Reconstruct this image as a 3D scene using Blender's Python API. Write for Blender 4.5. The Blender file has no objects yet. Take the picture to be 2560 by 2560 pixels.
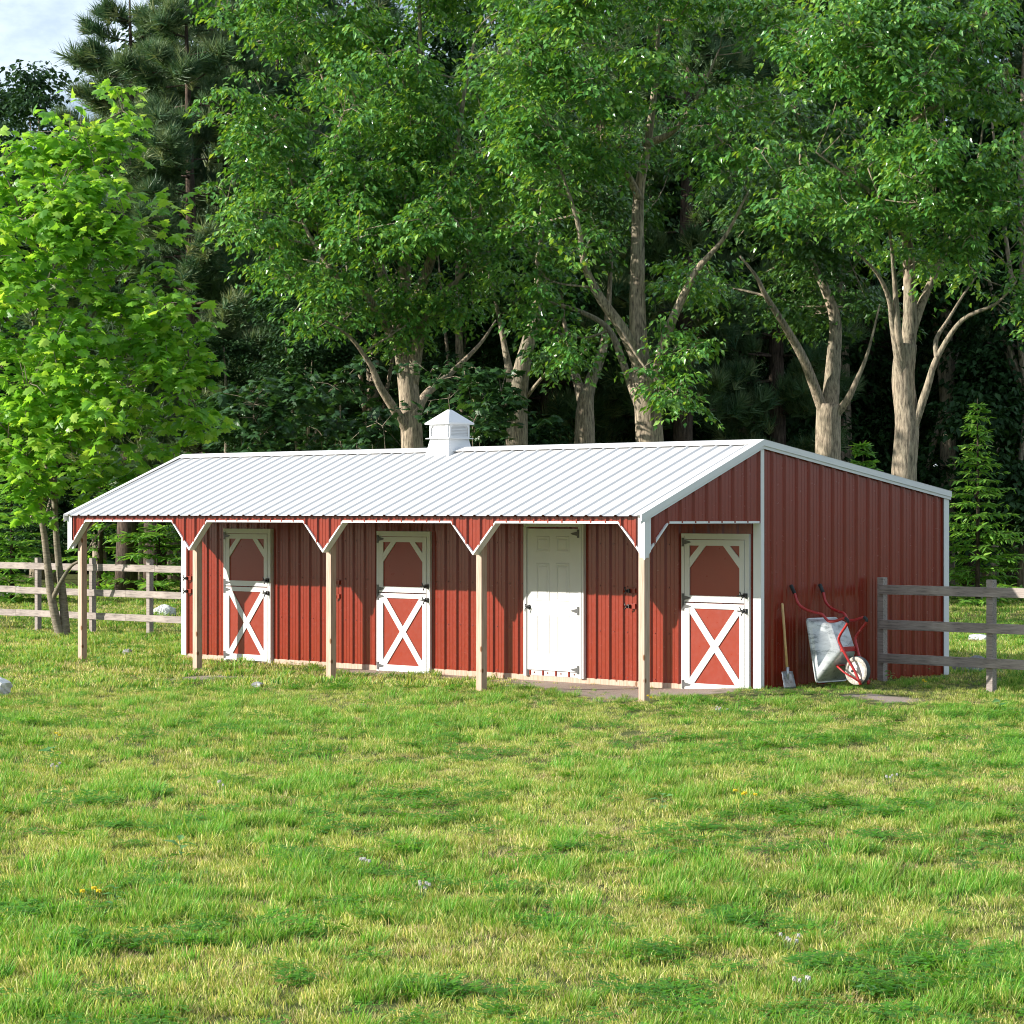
import bpy, math, random
import numpy as np
from mathutils import Vector, Matrix

sc = bpy.context.scene
COL = sc.collection
rad = math.radians

# ------------------------------------------------------------------ camera, sky, sun, exposure
CAM_H = 2.12
cam_d = bpy.data.cameras.new("camera"); cam = bpy.data.objects.new("camera", cam_d); COL.objects.link(cam)
cam.location = (0, 0, CAM_H); cam.rotation_euler = (rad(90), 0, 0)
cam_d.sensor_width = 36; cam_d.lens = 92.9; cam_d.shift_y = 0.001; cam_d.clip_start = 0.1; cam_d.clip_end = 3000
sc.camera = cam

SUN_DIR = Vector((1.192, 0.2157, -0.442)).normalized()      # the way the light travels
sun_d = bpy.data.lights.new("sun", 'SUN'); sun_d.energy = 5.0; sun_d.angle = rad(0.5); sun_d.color = (1.0, 0.95, 0.87)
sun = bpy.data.objects.new("sun", sun_d); COL.objects.link(sun)
sun.rotation_euler = SUN_DIR.to_track_quat('-Z', 'Y').to_euler(); sun.location = (-30, -8, 20)

world = bpy.data.worlds.new("World"); sc.world = world; world.use_nodes = True
nt = world.node_tree; N = nt.nodes; Lk = nt.links; N.clear()
sky = N.new('ShaderNodeTexSky'); sky.sky_type = 'NISHITA'; sky.sun_disc = False
sky.sun_elevation = rad(20.0); sky.sun_rotation = math.atan2(-SUN_DIR.x, -SUN_DIR.y)
sky.air_density = 1.0; sky.dust_density = 0.6; sky.ozone_density = 2.5
tc = N.new('ShaderNodeTexCoord')
mp = N.new('ShaderNodeMapping'); mp.inputs['Scale'].default_value = (1.0, 1.0, 2.2); mp.inputs['Location'].default_value = (0.35, 0.1, 0.2)
cn = N.new('ShaderNodeTexNoise'); cn.inputs['Scale'].default_value = 5.0; cn.inputs['Detail'].default_value = 9; cn.inputs['Roughness'].default_value = 0.6
cr = N.new('ShaderNodeValToRGB'); cr.color_ramp.elements[0].position = 0.44; cr.color_ramp.elements[1].position = 0.62
cr.color_ramp.elements[0].color = (.22, .22, .22, 1); cr.color_ramp.elements[1].color = (1, 1, 1, 1)
mx = N.new('ShaderNodeMixRGB'); mx.inputs['Color2'].default_value = (9.0, 10.3, 11.8, 1)
bgn = N.new('ShaderNodeBackground'); bgn.inputs['Strength'].default_value = 0.074
wo = N.new('ShaderNodeOutputWorld')
Lk.new(tc.outputs['Generated'], mp.inputs['Vector']); Lk.new(mp.outputs['Vector'], cn.inputs['Vector'])
Lk.new(cn.outputs['Fac'], cr.inputs['Fac']); Lk.new(cr.outputs['Color'], mx.inputs['Fac'])
Lk.new(sky.outputs['Color'], mx.inputs['Color1']); Lk.new(mx.outputs['Color'], bgn.inputs['Color']); Lk.new(bgn.outputs['Background'], wo.inputs['Surface'])

sc.view_settings.view_transform = 'Standard'; sc.view_settings.look = 'None'
sc.view_settings.exposure = 0.82; sc.view_settings.gamma = 1.0
sc.render.engine = 'CYCLES'
cy = sc.cycles
cy.max_bounces = 7; cy.diffuse_bounces = 3; cy.glossy_bounces = 3; cy.transmission_bounces = 4; cy.transparent_max_bounces = 4
cy.filter_width = 1.05; cy.use_adaptive_sampling = True; cy.adaptive_threshold = 0.015
cy.sample_clamp_indirect = 4.0; cy.use_denoising = True; cy.denoiser = 'OPENIMAGEDENOISE'; cy.denoising_input_passes = 'RGB_ALBEDO_NORMAL'; cy.denoising_prefilter = 'ACCURATE'

F_PX = 6607.3; Y0 = 1282.6
def at(x, y, D):
    return Vector(((x - 1280) / F_PX * D, D, CAM_H - (y - Y0) / F_PX * D))

# ------------------------------------------------------------------ materials
def new_mat(name):
    m = bpy.data.materials.new(name); m.use_nodes = True
    n = m.node_tree.nodes; return m, n, m.node_tree.links, n['Principled BSDF']
def setp(b, col=None, rough=None, metal=None, spec=None):
    if col is not None: b.inputs['Base Color'].default_value = (*col, 1)
    if rough is not None: b.inputs['Roughness'].default_value = rough
    if metal is not None: b.inputs['Metallic'].default_value = metal
    if spec is not None: b.inputs['Specular IOR Level'].default_value = spec
def noise(n, l, scale, detail=4, rough=0.55, vec='Object', stretch=None):
    t = n.new('ShaderNodeTexNoise'); t.inputs['Scale'].default_value = scale; t.inputs['Detail'].default_value = detail; t.inputs['Roughness'].default_value = rough
    c = n.new('ShaderNodeTexCoord'); src = c.outputs[vec]
    if vec == 'World':
        pass
    if stretch:
        mm = n.new('ShaderNodeMapping'); mm.inputs['Scale'].default_value = stretch; l.new(src, mm.inputs['Vector']); src = mm.outputs['Vector']
    l.new(src, t.inputs['Vector']); return t
def ramp(n, l, src, stops):
    r = n.new('ShaderNodeValToRGB'); e = r.color_ramp.elements
    while len(e) < len(stops): e.new(0.5)
    for k, (p, c) in enumerate(stops): e[k].position = p; e[k].color = (*c, 1)
    l.new(src, r.inputs['Fac']); return r
def bump(n, l, b, src, strength=0.3, dist=0.01):
    bp = n.new('ShaderNodeBump'); bp.inputs['Strength'].default_value = strength; bp.inputs['Distance'].default_value = dist
    l.new(src, bp.inputs['Height']); l.new(bp.outputs['Normal'], b.inputs['Normal'])
def painted(name, col, rough, var=0.1, spec=0.5, scale=3.0):
    m, n, l, b = new_mat(name); setp(b, col, rough, 0, spec)
    t = noise(n, l, scale, 5)
    lo = tuple(c * (1 - var) for c in col); hi = tuple(min(1, c * (1 + var)) for c in col)
    r = ramp(n, l, t.outputs['Fac'], [(0.3, lo), (0.7, hi)]); l.new(r.outputs['Color'], b.inputs['Base Color'])
    t2 = noise(n, l, scale * 6, 4); mr = n.new('ShaderNodeMapRange'); mr.inputs['To Min'].default_value = max(0.02, rough - 0.08); mr.inputs['To Max'].default_value = rough + 0.1
    l.new(t2.outputs['Fac'], mr.inputs['Value']); l.new(mr.outputs['Result'], b.inputs['Roughness'])
    return m
M = {}
M['red'] = painted('red_painted_steel', (0.20, 0.020, 0.008), 0.23, 0.05, 0.5)
M['redboard'] = painted('red_painted_board', (0.225, 0.024, 0.009), 0.30, 0.05, 0.42)
M['white'] = painted('white_painted_steel', (0.68, 0.68, 0.68), 0.38, 0.02)
M['roof'] = painted('white_roof_steel', (0.53, 0.53, 0.53), 0.40, 0.02)
M['whitewood'] = painted('white_painted_wood', (0.60, 0.595, 0.58), 0.5, 0.03, 0.4)
M['black'] = painted('black_iron', (0.016, 0.016, 0.017), 0.42, 0.2)
M['hinge'] = painted('dark_steel_hinge', (0.05, 0.05, 0.05), 0.4, 0.3, 0.6, 20)
M['galv'] = painted('galvanised_strip', (0.42, 0.42, 0.42), 0.45, 0.2, 0.5, 30)
M['rubber'] = painted('black_rubber', (0.025, 0.028, 0.03), 0.7, 0.3, 0.3, 12)
def mat_newwood():
    m, n, l, b = new_mat('new_pine_timber'); setp(b, rough=0.62, spec=0.3)
    t = noise(n, l, 5.0, 5, 0.6, 'Object', (9, 9, 0.5))
    r = ramp(n, l, t.outputs['Fac'], [(0.3, (0.33, 0.215, 0.145)), (0.5, (0.45, 0.32, 0.24)), (0.72, (0.50, 0.38, 0.30))])
    c = n.new('ShaderNodeTexCoord'); mm = n.new('ShaderNodeMapping'); mm.inputs['Scale'].default_value = (8, 8, 4.6)
    l.new(c.outputs['Object'], mm.inputs['Vector'])
    v = n.new('ShaderNodeTexVoronoi'); v.inputs['Scale'].default_value = 1.0; v.inputs['Randomness'].default_value = 1.0; l.new(mm.outputs['Vector'], v.inputs['Vector'])
    k = ramp(n, l, v.outputs['Distance'], [(0.13, (1, 1, 1)), (0.19, (0, 0, 0))])
    mxx = n.new('ShaderNodeMixRGB'); l.new(k.outputs['Color'], mxx.inputs['Fac']); l.new(r.outputs['Color'], mxx.inputs['Color1']); mxx.inputs['Color2'].default_value = (0.17, 0.075, 0.03, 1)
    l.new(mxx.outputs['Color'], b.inputs['Base Color']); bump(n, l, b, t.outputs['Fac'], 0.15, 0.004)
    return m
M['pine'] = mat_newwood()
def mat_fence():
    m, n, l, b = new_mat('weathered_fence_wood'); setp(b, rough=0.8, spec=0.25)
    t = noise(n, l, 4.0, 6, 0.65, 'Object', (1.2, 14, 14))
    r = ramp(n, l, t.outputs['Fac'], [(0.28, (0.10, 0.085, 0.075)), (0.46, (0.31, 0.262, 0.232)), (0.72, (0.46, 0.395, 0.35))])
    t2 = noise(n, l, 1.7, 3, 0.5)
    r2 = ramp(n, l, t2.outputs['Fac'], [(0.35, (0.72, 0.72, 0.74)), (0.65, (1, 1, 1))])
    mxx = n.new('ShaderNodeMixRGB'); mxx.blend_type = 'MULTIPLY'; mxx.inputs['Fac'].default_value = 1
    l.new(r.outputs['Color'], mxx.inputs['Color1']); l.new(r2.outputs['Color'], mxx.inputs['Color2'])
    l.new(mxx.outputs['Color'], b.inputs['Base Color']); bump(n, l, b, t.outputs['Fac'], 0.4, 0.006)
    return m
M['fence'] = mat_fence()
def mat_bark(name, c0, c1, c2, stretch=(9, 9, 1.6), sc_=3.0, st=0.8):
    m, n, l, b = new_mat(name); setp(b, rough=0.9, spec=0.15)
    t = noise(n, l, sc_, 7, 0.7, 'Object', stretch)
    r = ramp(n, l, t.outputs['Fac'], [(0.34, c0), (0.5, c1), (0.68, c2)])
    t2 = noise(n, l, 1.3, 3); r2 = ramp(n, l, t2.outputs['Fac'], [(0.35, (0.75, 0.8, 0.75)), (0.65, (1.1, 1.05, 1.0))])
    mxx = n.new('ShaderNodeMixRGB'); mxx.blend_type = 'MULTIPLY'; mxx.inputs['Fac'].default_value = 1
    l.new(r.outputs['Color'], mxx.inputs['Color1']); l.new(r2.outputs['Color'], mxx.inputs['Color2'])
    l.new(mxx.outputs['Color'], b.inputs['Base Color']); bump(n, l, b, t.outputs['Fac'], st, 0.03)
    return m
M['bark'] = mat_bark('furrowed_bark', (0.08, 0.066, 0.052), (0.30, 0.25, 0.19), (0.53, 0.44, 0.335))
M['pinebark'] = mat_bark('pine_bark', (0.025, 0.018, 0.015), (0.085, 0.062, 0.05), (0.15, 0.11, 0.09), (7, 7, 1.4), 3.0, 1.0)
M['maplebark'] = mat_bark('maple_bark', (0.10, 0.085, 0.065), (0.21, 0.18, 0.14), (0.30, 0.26, 0.21), (2, 2, 9), 4.0, 0.25)
def mat_leaf(name, c0, c1, c2, trans=0.35, rough=0.4, spec=0.4, tint=(1.3, 1.25, 0.5)):
    m, n, l, b = new_mat(name); setp(b, rough=rough, spec=spec)
    a = n.new('ShaderNodeAttribute'); a.attribute_name = 'rnd'
    r = ramp(n, l, a.outputs['Fac'], [(0.0, c0), (0.5, c1), (1.0, c2)])
    l.new(r.outputs['Color'], b.inputs['Base Color'])
    tr = n.new('ShaderNodeBsdfTranslucent'); mu = n.new('ShaderNodeMixRGB'); mu.blend_type = 'MULTIPLY'; mu.inputs['Fac'].default_value = 1
    mu.inputs['Color2'].default_value = (*tint, 1); l.new(r.outputs['Color'], mu.inputs['Color1']); l.new(mu.outputs['Color'], tr.inputs['Color'])
    ms = n.new('ShaderNodeMixShader'); ms.inputs['Fac'].default_value = trans
    l.new(b.outputs['BSDF'], ms.inputs[1]); l.new(tr.outputs['BSDF'], ms.inputs[2]); l.new(ms.outputs['Shader'], n['Material Output'].inputs['Surface'])
    return m
M['leaf'] = mat_leaf('broad_leaf', (0.030, 0.118, 0.024), (0.095, 0.265, 0.050), (0.27, 0.46, 0.10), 0.28, 0.28, 0.7, (2.6, 1.9, 0.5))
M['mapleleaf'] = mat_leaf('maple_leaf', (0.09, 0.25, 0.03), (0.19, 0.42, 0.045), (0.38, 0.56, 0.09), 0.52, 0.36, 0.55, (1.9, 1.6, 0.9))
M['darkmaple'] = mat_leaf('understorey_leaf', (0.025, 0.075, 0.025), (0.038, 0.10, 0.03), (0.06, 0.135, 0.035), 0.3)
M['needle'] = mat_leaf('pine_needle', (0.045, 0.11, 0.05), (0.095, 0.165, 0.068), (0.26, 0.30, 0.14), 0.2, 0.5, 0.3, (1.5, 1.4, 0.8))
M['spruce'] = mat_leaf('spruce_needle', (0.10, 0.25, 0.045), (0.18, 0.38, 0.06), (0.32, 0.50, 0.09), 0.4, 0.5, 0.3, (1.6, 1.5, 0.7))
M['shadeleaf'] = mat_leaf('shaded_broad_leaf', (0.032, 0.090, 0.022), (0.055, 0.14, 0.03), (0.10, 0.20, 0.04), 0.28, 0.35, 0.5, (2.0, 1.7, 0.6))  # broad leaf darkened to stand in for shade from the big crowns
M['backleaf'] = mat_leaf('shaded_forest_leaf', (0.016, 0.048, 0.016), (0.024, 0.065, 0.019), (0.036, 0.085, 0.023), 0.2, 0.55, 0.2)  # leaf of the background wood, its deep shade put into the colour

# ------------------------------------------------------------------ object helpers
def tag(o, label=None, cat=None, group=None, kind=None):
    if label: o['label'] = label
    if cat: o['category'] = cat
    if group: o['group'] = group
    if kind: o['kind'] = kind
    return o
def empty(name, loc, rz=0.0):
    o = bpy.data.objects.new(name, None); COL.objects.link(o); o.location = loc; o.rotation_euler = (0, 0, rz); o.empty_display_size = 0.2
    return o
def link(name, me, mat, parent=None, loc=None):
    o = bpy.data.objects.new(name, me); COL.objects.link(o)
    if mat is not None: me.materials.append(mat)
    if parent is not None: o.parent = parent
    if loc is not None: o.location = loc
    return o
def np_mesh(name, V, Fc, rnd=None, smooth=False):
    V = np.ascontiguousarray(V, np.float32); Fc = np.ascontiguousarray(Fc, np.int32); nf, k = Fc.shape
    me = bpy.data.meshes.new(name)
    me.vertices.add(len(V)); me.vertices.foreach_set('co', V.ravel())
    me.loops.add(nf * k); me.loops.foreach_set('vertex_index', Fc.ravel())
    me.polygons.add(nf); me.polygons.foreach_set('loop_start', np.arange(0, nf * k, k, dtype=np.int32)); me.polygons.foreach_set('loop_total', np.full(nf, k, np.int32))
    me.polygons.foreach_set('use_smooth', np.full(nf, smooth, bool))
    me.update(calc_edges=True)
    if rnd is not None:
        a = me.attributes.new('rnd', 'FLOAT', 'FACE'); a.data.foreach_set('value', np.ascontiguousarray(rnd, np.float32))
    return me
class MB:
    def __init__(s): s.v = []; s.f = []; s.sm = []
    def add(s, vs, fs, sm=False):
        o = len(s.v); s.v += [tuple(v) for v in vs]; s.f += [tuple(i + o for i in f) for f in fs]; s.sm += [sm] * len(fs)
    def box(s, x0, x1, y0, y1, z0, z1):
        s.add([(x0, y0, z0), (x1, y0, z0), (x1, y1, z0), (x0, y1, z0), (x0, y0, z1), (x1, y0, z1), (x1, y1, z1), (x0, y1, z1)],
              [(0, 3, 2, 1), (4, 5, 6, 7), (0, 1, 5, 4), (1, 2, 6, 5), (2, 3, 7, 6), (3, 0, 4, 7)])
    def prism(s, poly, fn, d0, d1):
        n = len(poly); vs = [fn(u, v, d0) for u, v in poly] + [fn(u, v, d1) for u, v in poly]
        fs = [tuple(range(n))[::-1], tuple(range(n, 2 * n))] + [(i, (i + 1) % n, n + (i + 1) % n, n + i) for i in range(n)]
        s.add(vs, fs)
    def bar(s, p0, p1, w, h, up=(0, 0, 1)):
        p0 = Vector(p0); p1 = Vector(p1); d = (p1 - p0).normalized(); u = Vector(up); a = d.cross(u).normalized(); b = a.cross(d).normalized()
        vs = []
        for p in (p0, p1):
            for i, j in ((-1, -1), (1, -1), (1, 1), (-1, 1)): vs.append(p + a * (i * w / 2) + b * (j * h / 2))
        s.add(vs, [(0, 1, 2, 3)[::-1], (4, 5, 6, 7), (0, 1, 5, 4), (1, 2, 6, 5), (2, 3, 7, 6), (3, 0, 4, 7)])
    def tube(s, pts, rs, n=8, cap=True):
        pts = [Vector(p) for p in pts]
        if not hasattr(rs, '__len__'): rs = [rs] * len(pts)
        prev = None; o = []
        for i, p in enumerate(pts):
            d = (pts[min(i + 1, len(pts) - 1)] - pts[max(i - 1, 0)]).normalized()
            if prev is None:
                a = d.orthogonal().normalized()
            else:
                a = (prev - d * prev.dot(d)).normalized()
            prev = a; b = d.cross(a)
            for k in range(n):
                t = 2 * math.pi * k / n; o.append(p + (a * math.cos(t) + b * math.sin(t)) * rs[i])
        fs = []
        for i in range(len(pts) - 1):
            for k in range(n): fs.append((i * n + k, i * n + (k + 1) % n, (i + 1) * n + (k + 1) % n, (i + 1) * n + k))
        if cap: fs.append(tuple(range(n))[::-1]); fs.append(tuple(range((len(pts) - 1) * n, len(pts) * n)))
        s.add(o, fs, True)
    def build(s, name, mat, parent=None, loc=None, rz=None, bevel=0):
        me = bpy.data.meshes.new(name); me.from_pydata(s.v, [], s.f); me.polygons.foreach_set('use_smooth', s.sm); me.update()
        o = link(name, me, mat, parent, loc)
        if rz is not None: o.rotation_euler = (0, 0, rz)
        if bevel:
            m = o.modifiers.new('bevel', 'BEVEL'); m.width = bevel; m.segments = 2; m.limit_method = 'ANGLE'
        return o
def spline(pts, n=4):
    pts = [Vector(p) for p in pts]; out = []
    for i in range(len(pts) - 1):
        p0 = pts[max(i - 1, 0)]; p1 = pts[i]; p2 = pts[i + 1]; p3 = pts[min(i + 2, len(pts) - 1)]
        for k in range(n):
            t = k / n
            out.append(0.5 * ((2 * p1) + (p2 - p0) * t + (2 * p0 - 5 * p1 + 4 * p2 - p3) * t * t + (3 * p1 - p0 - 3 * p2 + p3) * t ** 3))
    out.append(pts[-1]); return out

# value noise for the terrain and the sward
_rt = np.random.RandomState(7).rand(256, 256)
def vnoise(x, y, s):
    x = np.asarray(x) / s; y = np.asarray(y) / s
    xi = np.floor(x).astype(int); yi = np.floor(y).astype(int); fx = x - xi; fy = y - yi
    fx = fx * fx * (3 - 2 * fx); fy = fy * fy * (3 - 2 * fy)
    g = lambda a, b: _rt[a % 256, b % 256]
    return (g(xi, yi) * (1 - fx) + g(xi + 1, yi) * fx) * (1 - fy) + (g(xi, yi + 1) * (1 - fx) + g(xi + 1, yi + 1) * fx) * fy
def fbm(x, y, s):
    return (vnoise(x, y, s) + 0.5 * vnoise(x + 31, y + 7, s / 2.1) + 0.25 * vnoise(x + 5, y + 53, s / 4.3)) / 1.75

# ------------------------------------------------------------------ barn frame of reference
TH = 0.791872; BX0, BD0 = -6.23068, 37.2987
cT, sT = math.cos(TH), math.sin(TH)
R_ = 0.2286; BAY = 12 * R_; LEN = 4 * BAY; P_ = 2.006; Q_ = 16 * R_
def W(a, b, z=0.0): return Vector((BX0 + a * cT + b * sT, BD0 - a * sT + b * cT, z))
def to_ab(x, y):
    dx = x - BX0; dy = y - BD0; return dx * cT - dy * sT, dx * sT + dy * cT

BARE = [(1.25, 31.5, 0.95, 1.5), (0.45, 33.2, 0.75, 1.1), (2.1, 31.2, 0.55, 0.9), (-1.75, 35.7, 0.85, 1.0), (-3.9, 34.0, 0.42, 0.6), (4.15, 29.9, 0.42, 0.5), (-0.6, 34.6, 0.4, 0.7), (-1.0, 36.5, 0.5, 0.6)]
def bare_mask(x, y):
    x = np.asarray(x, float); y = np.asarray(y, float); o = np.zeros_like(x)
    nz = .6 * fbm(x, y, 0.55) + .4 * fbm(x + 4, y + 9, .16) - 0.5
    for cx, cyy, rx, ry in BARE:
        d = np.sqrt(((x - cx) / rx) ** 2 + ((y - cyy) / ry) ** 2) + nz * 2.0
        o = np.maximum(o, np.clip((1.05 - d) / 0.25, 0, 1))
    return o
def gz(x, y):
    x = np.asarray(x, float); y = np.asarray(y, float)
    z = (fbm(x, y, 5.0) - 0.5) * 0.09 + (fbm(x + 9, y, 1.3) - 0.5) * 0.03
    a = (x - BX0) * cT - (y - BD0) * sT; b = (x - BX0) * sT + (y - BD0) * cT
    near = np.exp(-(np.maximum(0, np.maximum(np.maximum(-a, a - LEN), np.maximum(-b, b - P_ - Q_))) / 1.5) ** 2)
    z = z * (1 - 0.85 * near)
    d = np.sqrt((a - LEN - 0.45) ** 2 + np.where(b < 1.9, (b - 1.9) ** 2, np.where(b > 5.4, (b - 5.4) ** 2, 0)))
    z = z + 0.070 * np.exp(-(np.maximum(0, d - 0.45) / 0.9) ** 2)
    return z
def gz1(x, y): return float(gz(np.array([x]), np.array([y]))[0])

# ------------------------------------------------------------------ ground
def axis(segs):
    o = []
    for a, b, s in segs: o += list(np.arange(a, b - 1e-6, s))
    o.append(segs[-1][1]); return np.array(o)
gx = axis([(-600, -60, 60), (-60, -20, 4), (-20, -9, 0.8), (-9, 9, 0.12), (9, 20, 0.8), (20, 60, 4), (60, 600, 60)])
gy = axis([(-300, 0, 50), (0, 9, 1.5), (9, 28, 0.2), (28, 38, 0.12), (38, 60, 0.5), (60, 110, 2), (110, 1200, 90)])
GX, GY = np.meshgrid(gx, gy, indexing='ij'); nx, ny = GX.shape
GZ = gz(GX.ravel(), GY.ravel()); GZ = np.where(np.abs(GX.ravel()) + np.abs(GY.ravel() - 40) > 90, 0.0, GZ)
ii = (np.arange(nx - 1)[:, None] * ny + np.arange(ny - 1)[None, :]).ravel()
gme = np_mesh('ground', np.stack([GX.ravel(), GY.ravel(), GZ], 1), np.stack([ii, ii + ny, ii + ny + 1, ii + 1], 1), None, True)
ba = gme.attributes.new('bare', 'FLOAT', 'POINT'); ba.data.foreach_set('value', bare_mask(GX.ravel(), GY.ravel()).astype(np.float32))
def mat_ground():
    m, n, l, b = new_mat('soil_and_turf'); setp(b, rough=0.95, spec=0.1)
    t = noise(n, l, 9.0, 6, 0.7); r = ramp(n, l, t.outputs['Fac'], [(0.3, (0.055, 0.062, 0.022)), (0.5, (0.095, 0.115, 0.034)), (0.72, (0.15, 0.15, 0.06))])
    t2 = noise(n, l, 60.0, 4, 0.8); g = ramp(n, l, t2.outputs['Fac'], [(0.3, (0.20, 0.155, 0.125)), (0.5, (0.36, 0.285, 0.235)), (0.7, (0.52, 0.43, 0.37))])
    a = n.new('ShaderNodeAttribute'); a.attribute_name = 'bare'
    mxx = n.new('ShaderNodeMixRGB'); l.new(a.outputs['Fac'], mxx.inputs['Fac']); l.new(r.outputs['Color'], mxx.inputs['Color1']); l.new(g.outputs['Color'], mxx.inputs['Color2'])
    l.new(mxx.outputs['Color'], b.inputs['Base Color']); bump(n, l, b, t2.outputs['Fac'], 0.6, 0.02)
    return m
tag(link('ground', gme, mat_ground()), kind='structure')

# ------------------------------------------------------------------ barn
barn = empty('horse_barn', (BX0, BD0, 0), -TH)
tag(barn, 'long red metal horse barn with white ribbed roof, open porch and cupola', 'barn')
ZB = 0.067; ARCH = 2.0; TIP = 1.62; EAVE = 2.085; RIDGE = 2.95; BEAVE = 2.36
def ztop_front(b): return EAVE + (RIDGE - EAVE) * (b + 0.1) / (P_ + 0.1)
def ztop_back(b): return RIDGE + (BEAVE - RIDGE) * (b - P_) / (Q_ + 0.08)
def ztop(b): return ztop_front(b) if b <= P_ else ztop_back(b)
def profile(u0, u1, phase, breaks=(), minor=True, h=0.026, w=0.030):
    pts = []; k0 = int(math.floor((u0 - phase) / R_)) - 1; k1 = int(math.ceil((u1 - phase) / R_)) + 1
    for k in range(k0, k1 + 1):
        u = phase + k * R_
        pts += [(u - w, 0), (u - 0.011, h), (u + 0.011, h), (u + w, 0)]
        if minor:
            for f_ in (0.37, 0.63):
                q = u + f_ * R_; pts += [(q - 0.009, 0), (q - 0.004, 0.004), (q + 0.004, 0.004), (q + 0.009, 0)]
    us = [p[0] for p in pts]; hs = [p[1] for p in pts]
    xs = sorted({u0, u1, *[b for b in breaks if u0 < b < u1], *[u for u in us if u0 < u < u1]})
    return [(x, float(np.interp(x, us, hs))) for x in xs]
def panel(name, prof, fn, lo, hi, mat, parent, flip=False):
    mb = MB(); vs = []
    for u, h in prof: vs.append(fn(u, lo(u), h)); vs.append(fn(u, hi(u), h))
    fs = [(2 * i, 2 * i + 2, 2 * i + 3, 2 * i + 1) for i in range(len(prof) - 1)]
    if flip: fs = [f[::-1] for f in fs]
    mb.add(vs, fs); return mb.build(name, mat, parent)
kon = lambda c: (lambda u: c)
panel('front_wall', profile(0, LEN, 0.10), lambda u, v, h: (u, P_ - h, v), kon(ZB), kon(2.86), M['red'], barn)
panel('end_wall', profile(P_, P_ + Q_, P_ + 0.217), lambda u, v, h: (LEN + h, u, v), kon(ZB), lambda b: ztop(b) - 0.02, M['red'], barn)
panel('end_wall', profile(P_, P_ + Q_, P_ + 0.217), lambda u, v, h: (-h, u, v), kon(ZB), lambda b: ztop(b) - 0.02, M['red'], barn, True)
panel('back_wall', profile(0, LEN, 0.10), lambda u, v, h: (u, P_ + Q_ + h, v), kon(ZB), kon(BEAVE), M['red'], barn, True)
# porch fascia with cut gussets
GW = 0.38
def arch_lo(t, t0, t1):
    return min(ARCH, TIP + (t - t0), TIP + (t1 - t)) if t1 is not None else min(ARCH, TIP + (t - t0))
def fascia_lo(a):
    k = min(3, max(0, int(a // BAY))); return arch_lo(a, k * BAY, (k + 1) * BAY) + 0.006
brk = []
for k in range(5): brk += [k * BAY - GW, k * BAY, k * BAY + GW]
panel('porch_fascia', profile(0, LEN, 0.11, brk), lambda u, v, h: (u, -h, v), fascia_lo, kon(2.075), M['red'], barn)
for aa, sg in ((LEN, 1), (0, -1)):
    panel('porch_gable', profile(0, P_, 0.15, (GW,)), lambda u, v, h, aa=aa, sg=sg: (aa + sg * h, u, v), lambda b: arch_lo(b, 0, None) + 0.006, lambda b: ztop(b) - 0.01, M['red'], barn, sg < 0)
# white trim that lines the openings
def arch_strip(name, poly, fn, d0, d1):
    mb = MB(); up = []
    for i, (u, v) in enumerate(poly):
        if abs(v - ARCH) < 1e-6: up.append((u, v + 0.026))
        else: up.append((u, v + 0.036))
    n = len(poly); vs = []
    for d in (d0, d1): vs += [fn(u, v, d) for u, v in poly] + [fn(u, v, d) for u, v in up]
    fs = []
    for i in range(n - 1):
        fs += [(i, i + 1, n + i + 1, n + i), (2 * n + i, 3 * n + i, 3 * n + i + 1, 2 * n + i + 1), (i, 2 * n + i, 2 * n + i + 1, i + 1), (n + i, n + i + 1, 3 * n + i + 1, 3 * n + i)]
    fs += [(0, n, 3 * n, 2 * n), (n - 1, 3 * n - 1, 4 * n - 1, 2 * n - 1)]
    mb.add(vs, fs); return mb.build(name, M['white'], barn)
for k in range(4):
    t0, t1 = k * BAY + 0.002, (k + 1) * BAY - 0.002
    arch_strip('arch_trim', [(t0, TIP), (t0 + GW, ARCH), (t1 - GW, ARCH), (t1, TIP)], lambda u, v, d: (u, d, v), -0.024, 0.074)
arch_strip('arch_trim', [(0.0, TIP), (GW, ARCH), (P_ - 0.045, ARCH)], lambda u, v, d: (LEN + d, u, v), 0.024, -0.070)
arch_strip('arch_trim', [(0.0, TIP), (GW, ARCH), (P_ - 0.045, ARCH)], lambda u, v, d: (-d, u, v), 0.024, -0.070)
for aa, sg in ((0, -1), (LEN, 1)):
    mb = MB()
    e = aa + sg * 0.026; i_ = aa - sg * 0.072
    mb.prism([(e, 2.10), (i_, 2.10), (i_, TIP + 0.07), (e, TIP - 0.024)], lambda u, v, d: (u, d, v), -0.030, -0.0245)
    mb.prism([(-0.030, 2.10), (0.075, 2.10 + 0.02), (0.075, TIP + 0.07), (-0.030, TIP - 0.024)], lambda u, v, d, aa=aa, sg=sg: (aa + sg * d, u, v), 0.0245, 0.030)
    mb.build('corner_trim', M['white'], barn)
# wall corner trims
mb = MB(); mb.box(LEN - 0.085, LEN + 0.022, P_ - 0.030, P_ - 0.022, ZB - 0.02, 2.0); mb.box(LEN + 0.022, LEN + 0.030, P_ - 0.030, P_ + 0.032, ZB - 0.02, 2.93); mb.build('corner_trim', M['white'], barn)
mb = MB(); mb.box(-0.022, 0.085, P_ - 0.030, P_ - 0.022, ZB - 0.02, 2.6); mb.box(-0.030, -0.022, P_ - 0.030, P_ + 0.032, ZB - 0.02, 2.9); mb.build('corner_trim', M['white'], barn)
mb = MB(); mb.box(LEN + 0.022, LEN + 0.030, P_ + Q_ - 0.10, P_ + Q_ + 0.005, ZB - 0.02, 2.33); mb.build('corner_trim', M['white'], barn)
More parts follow.
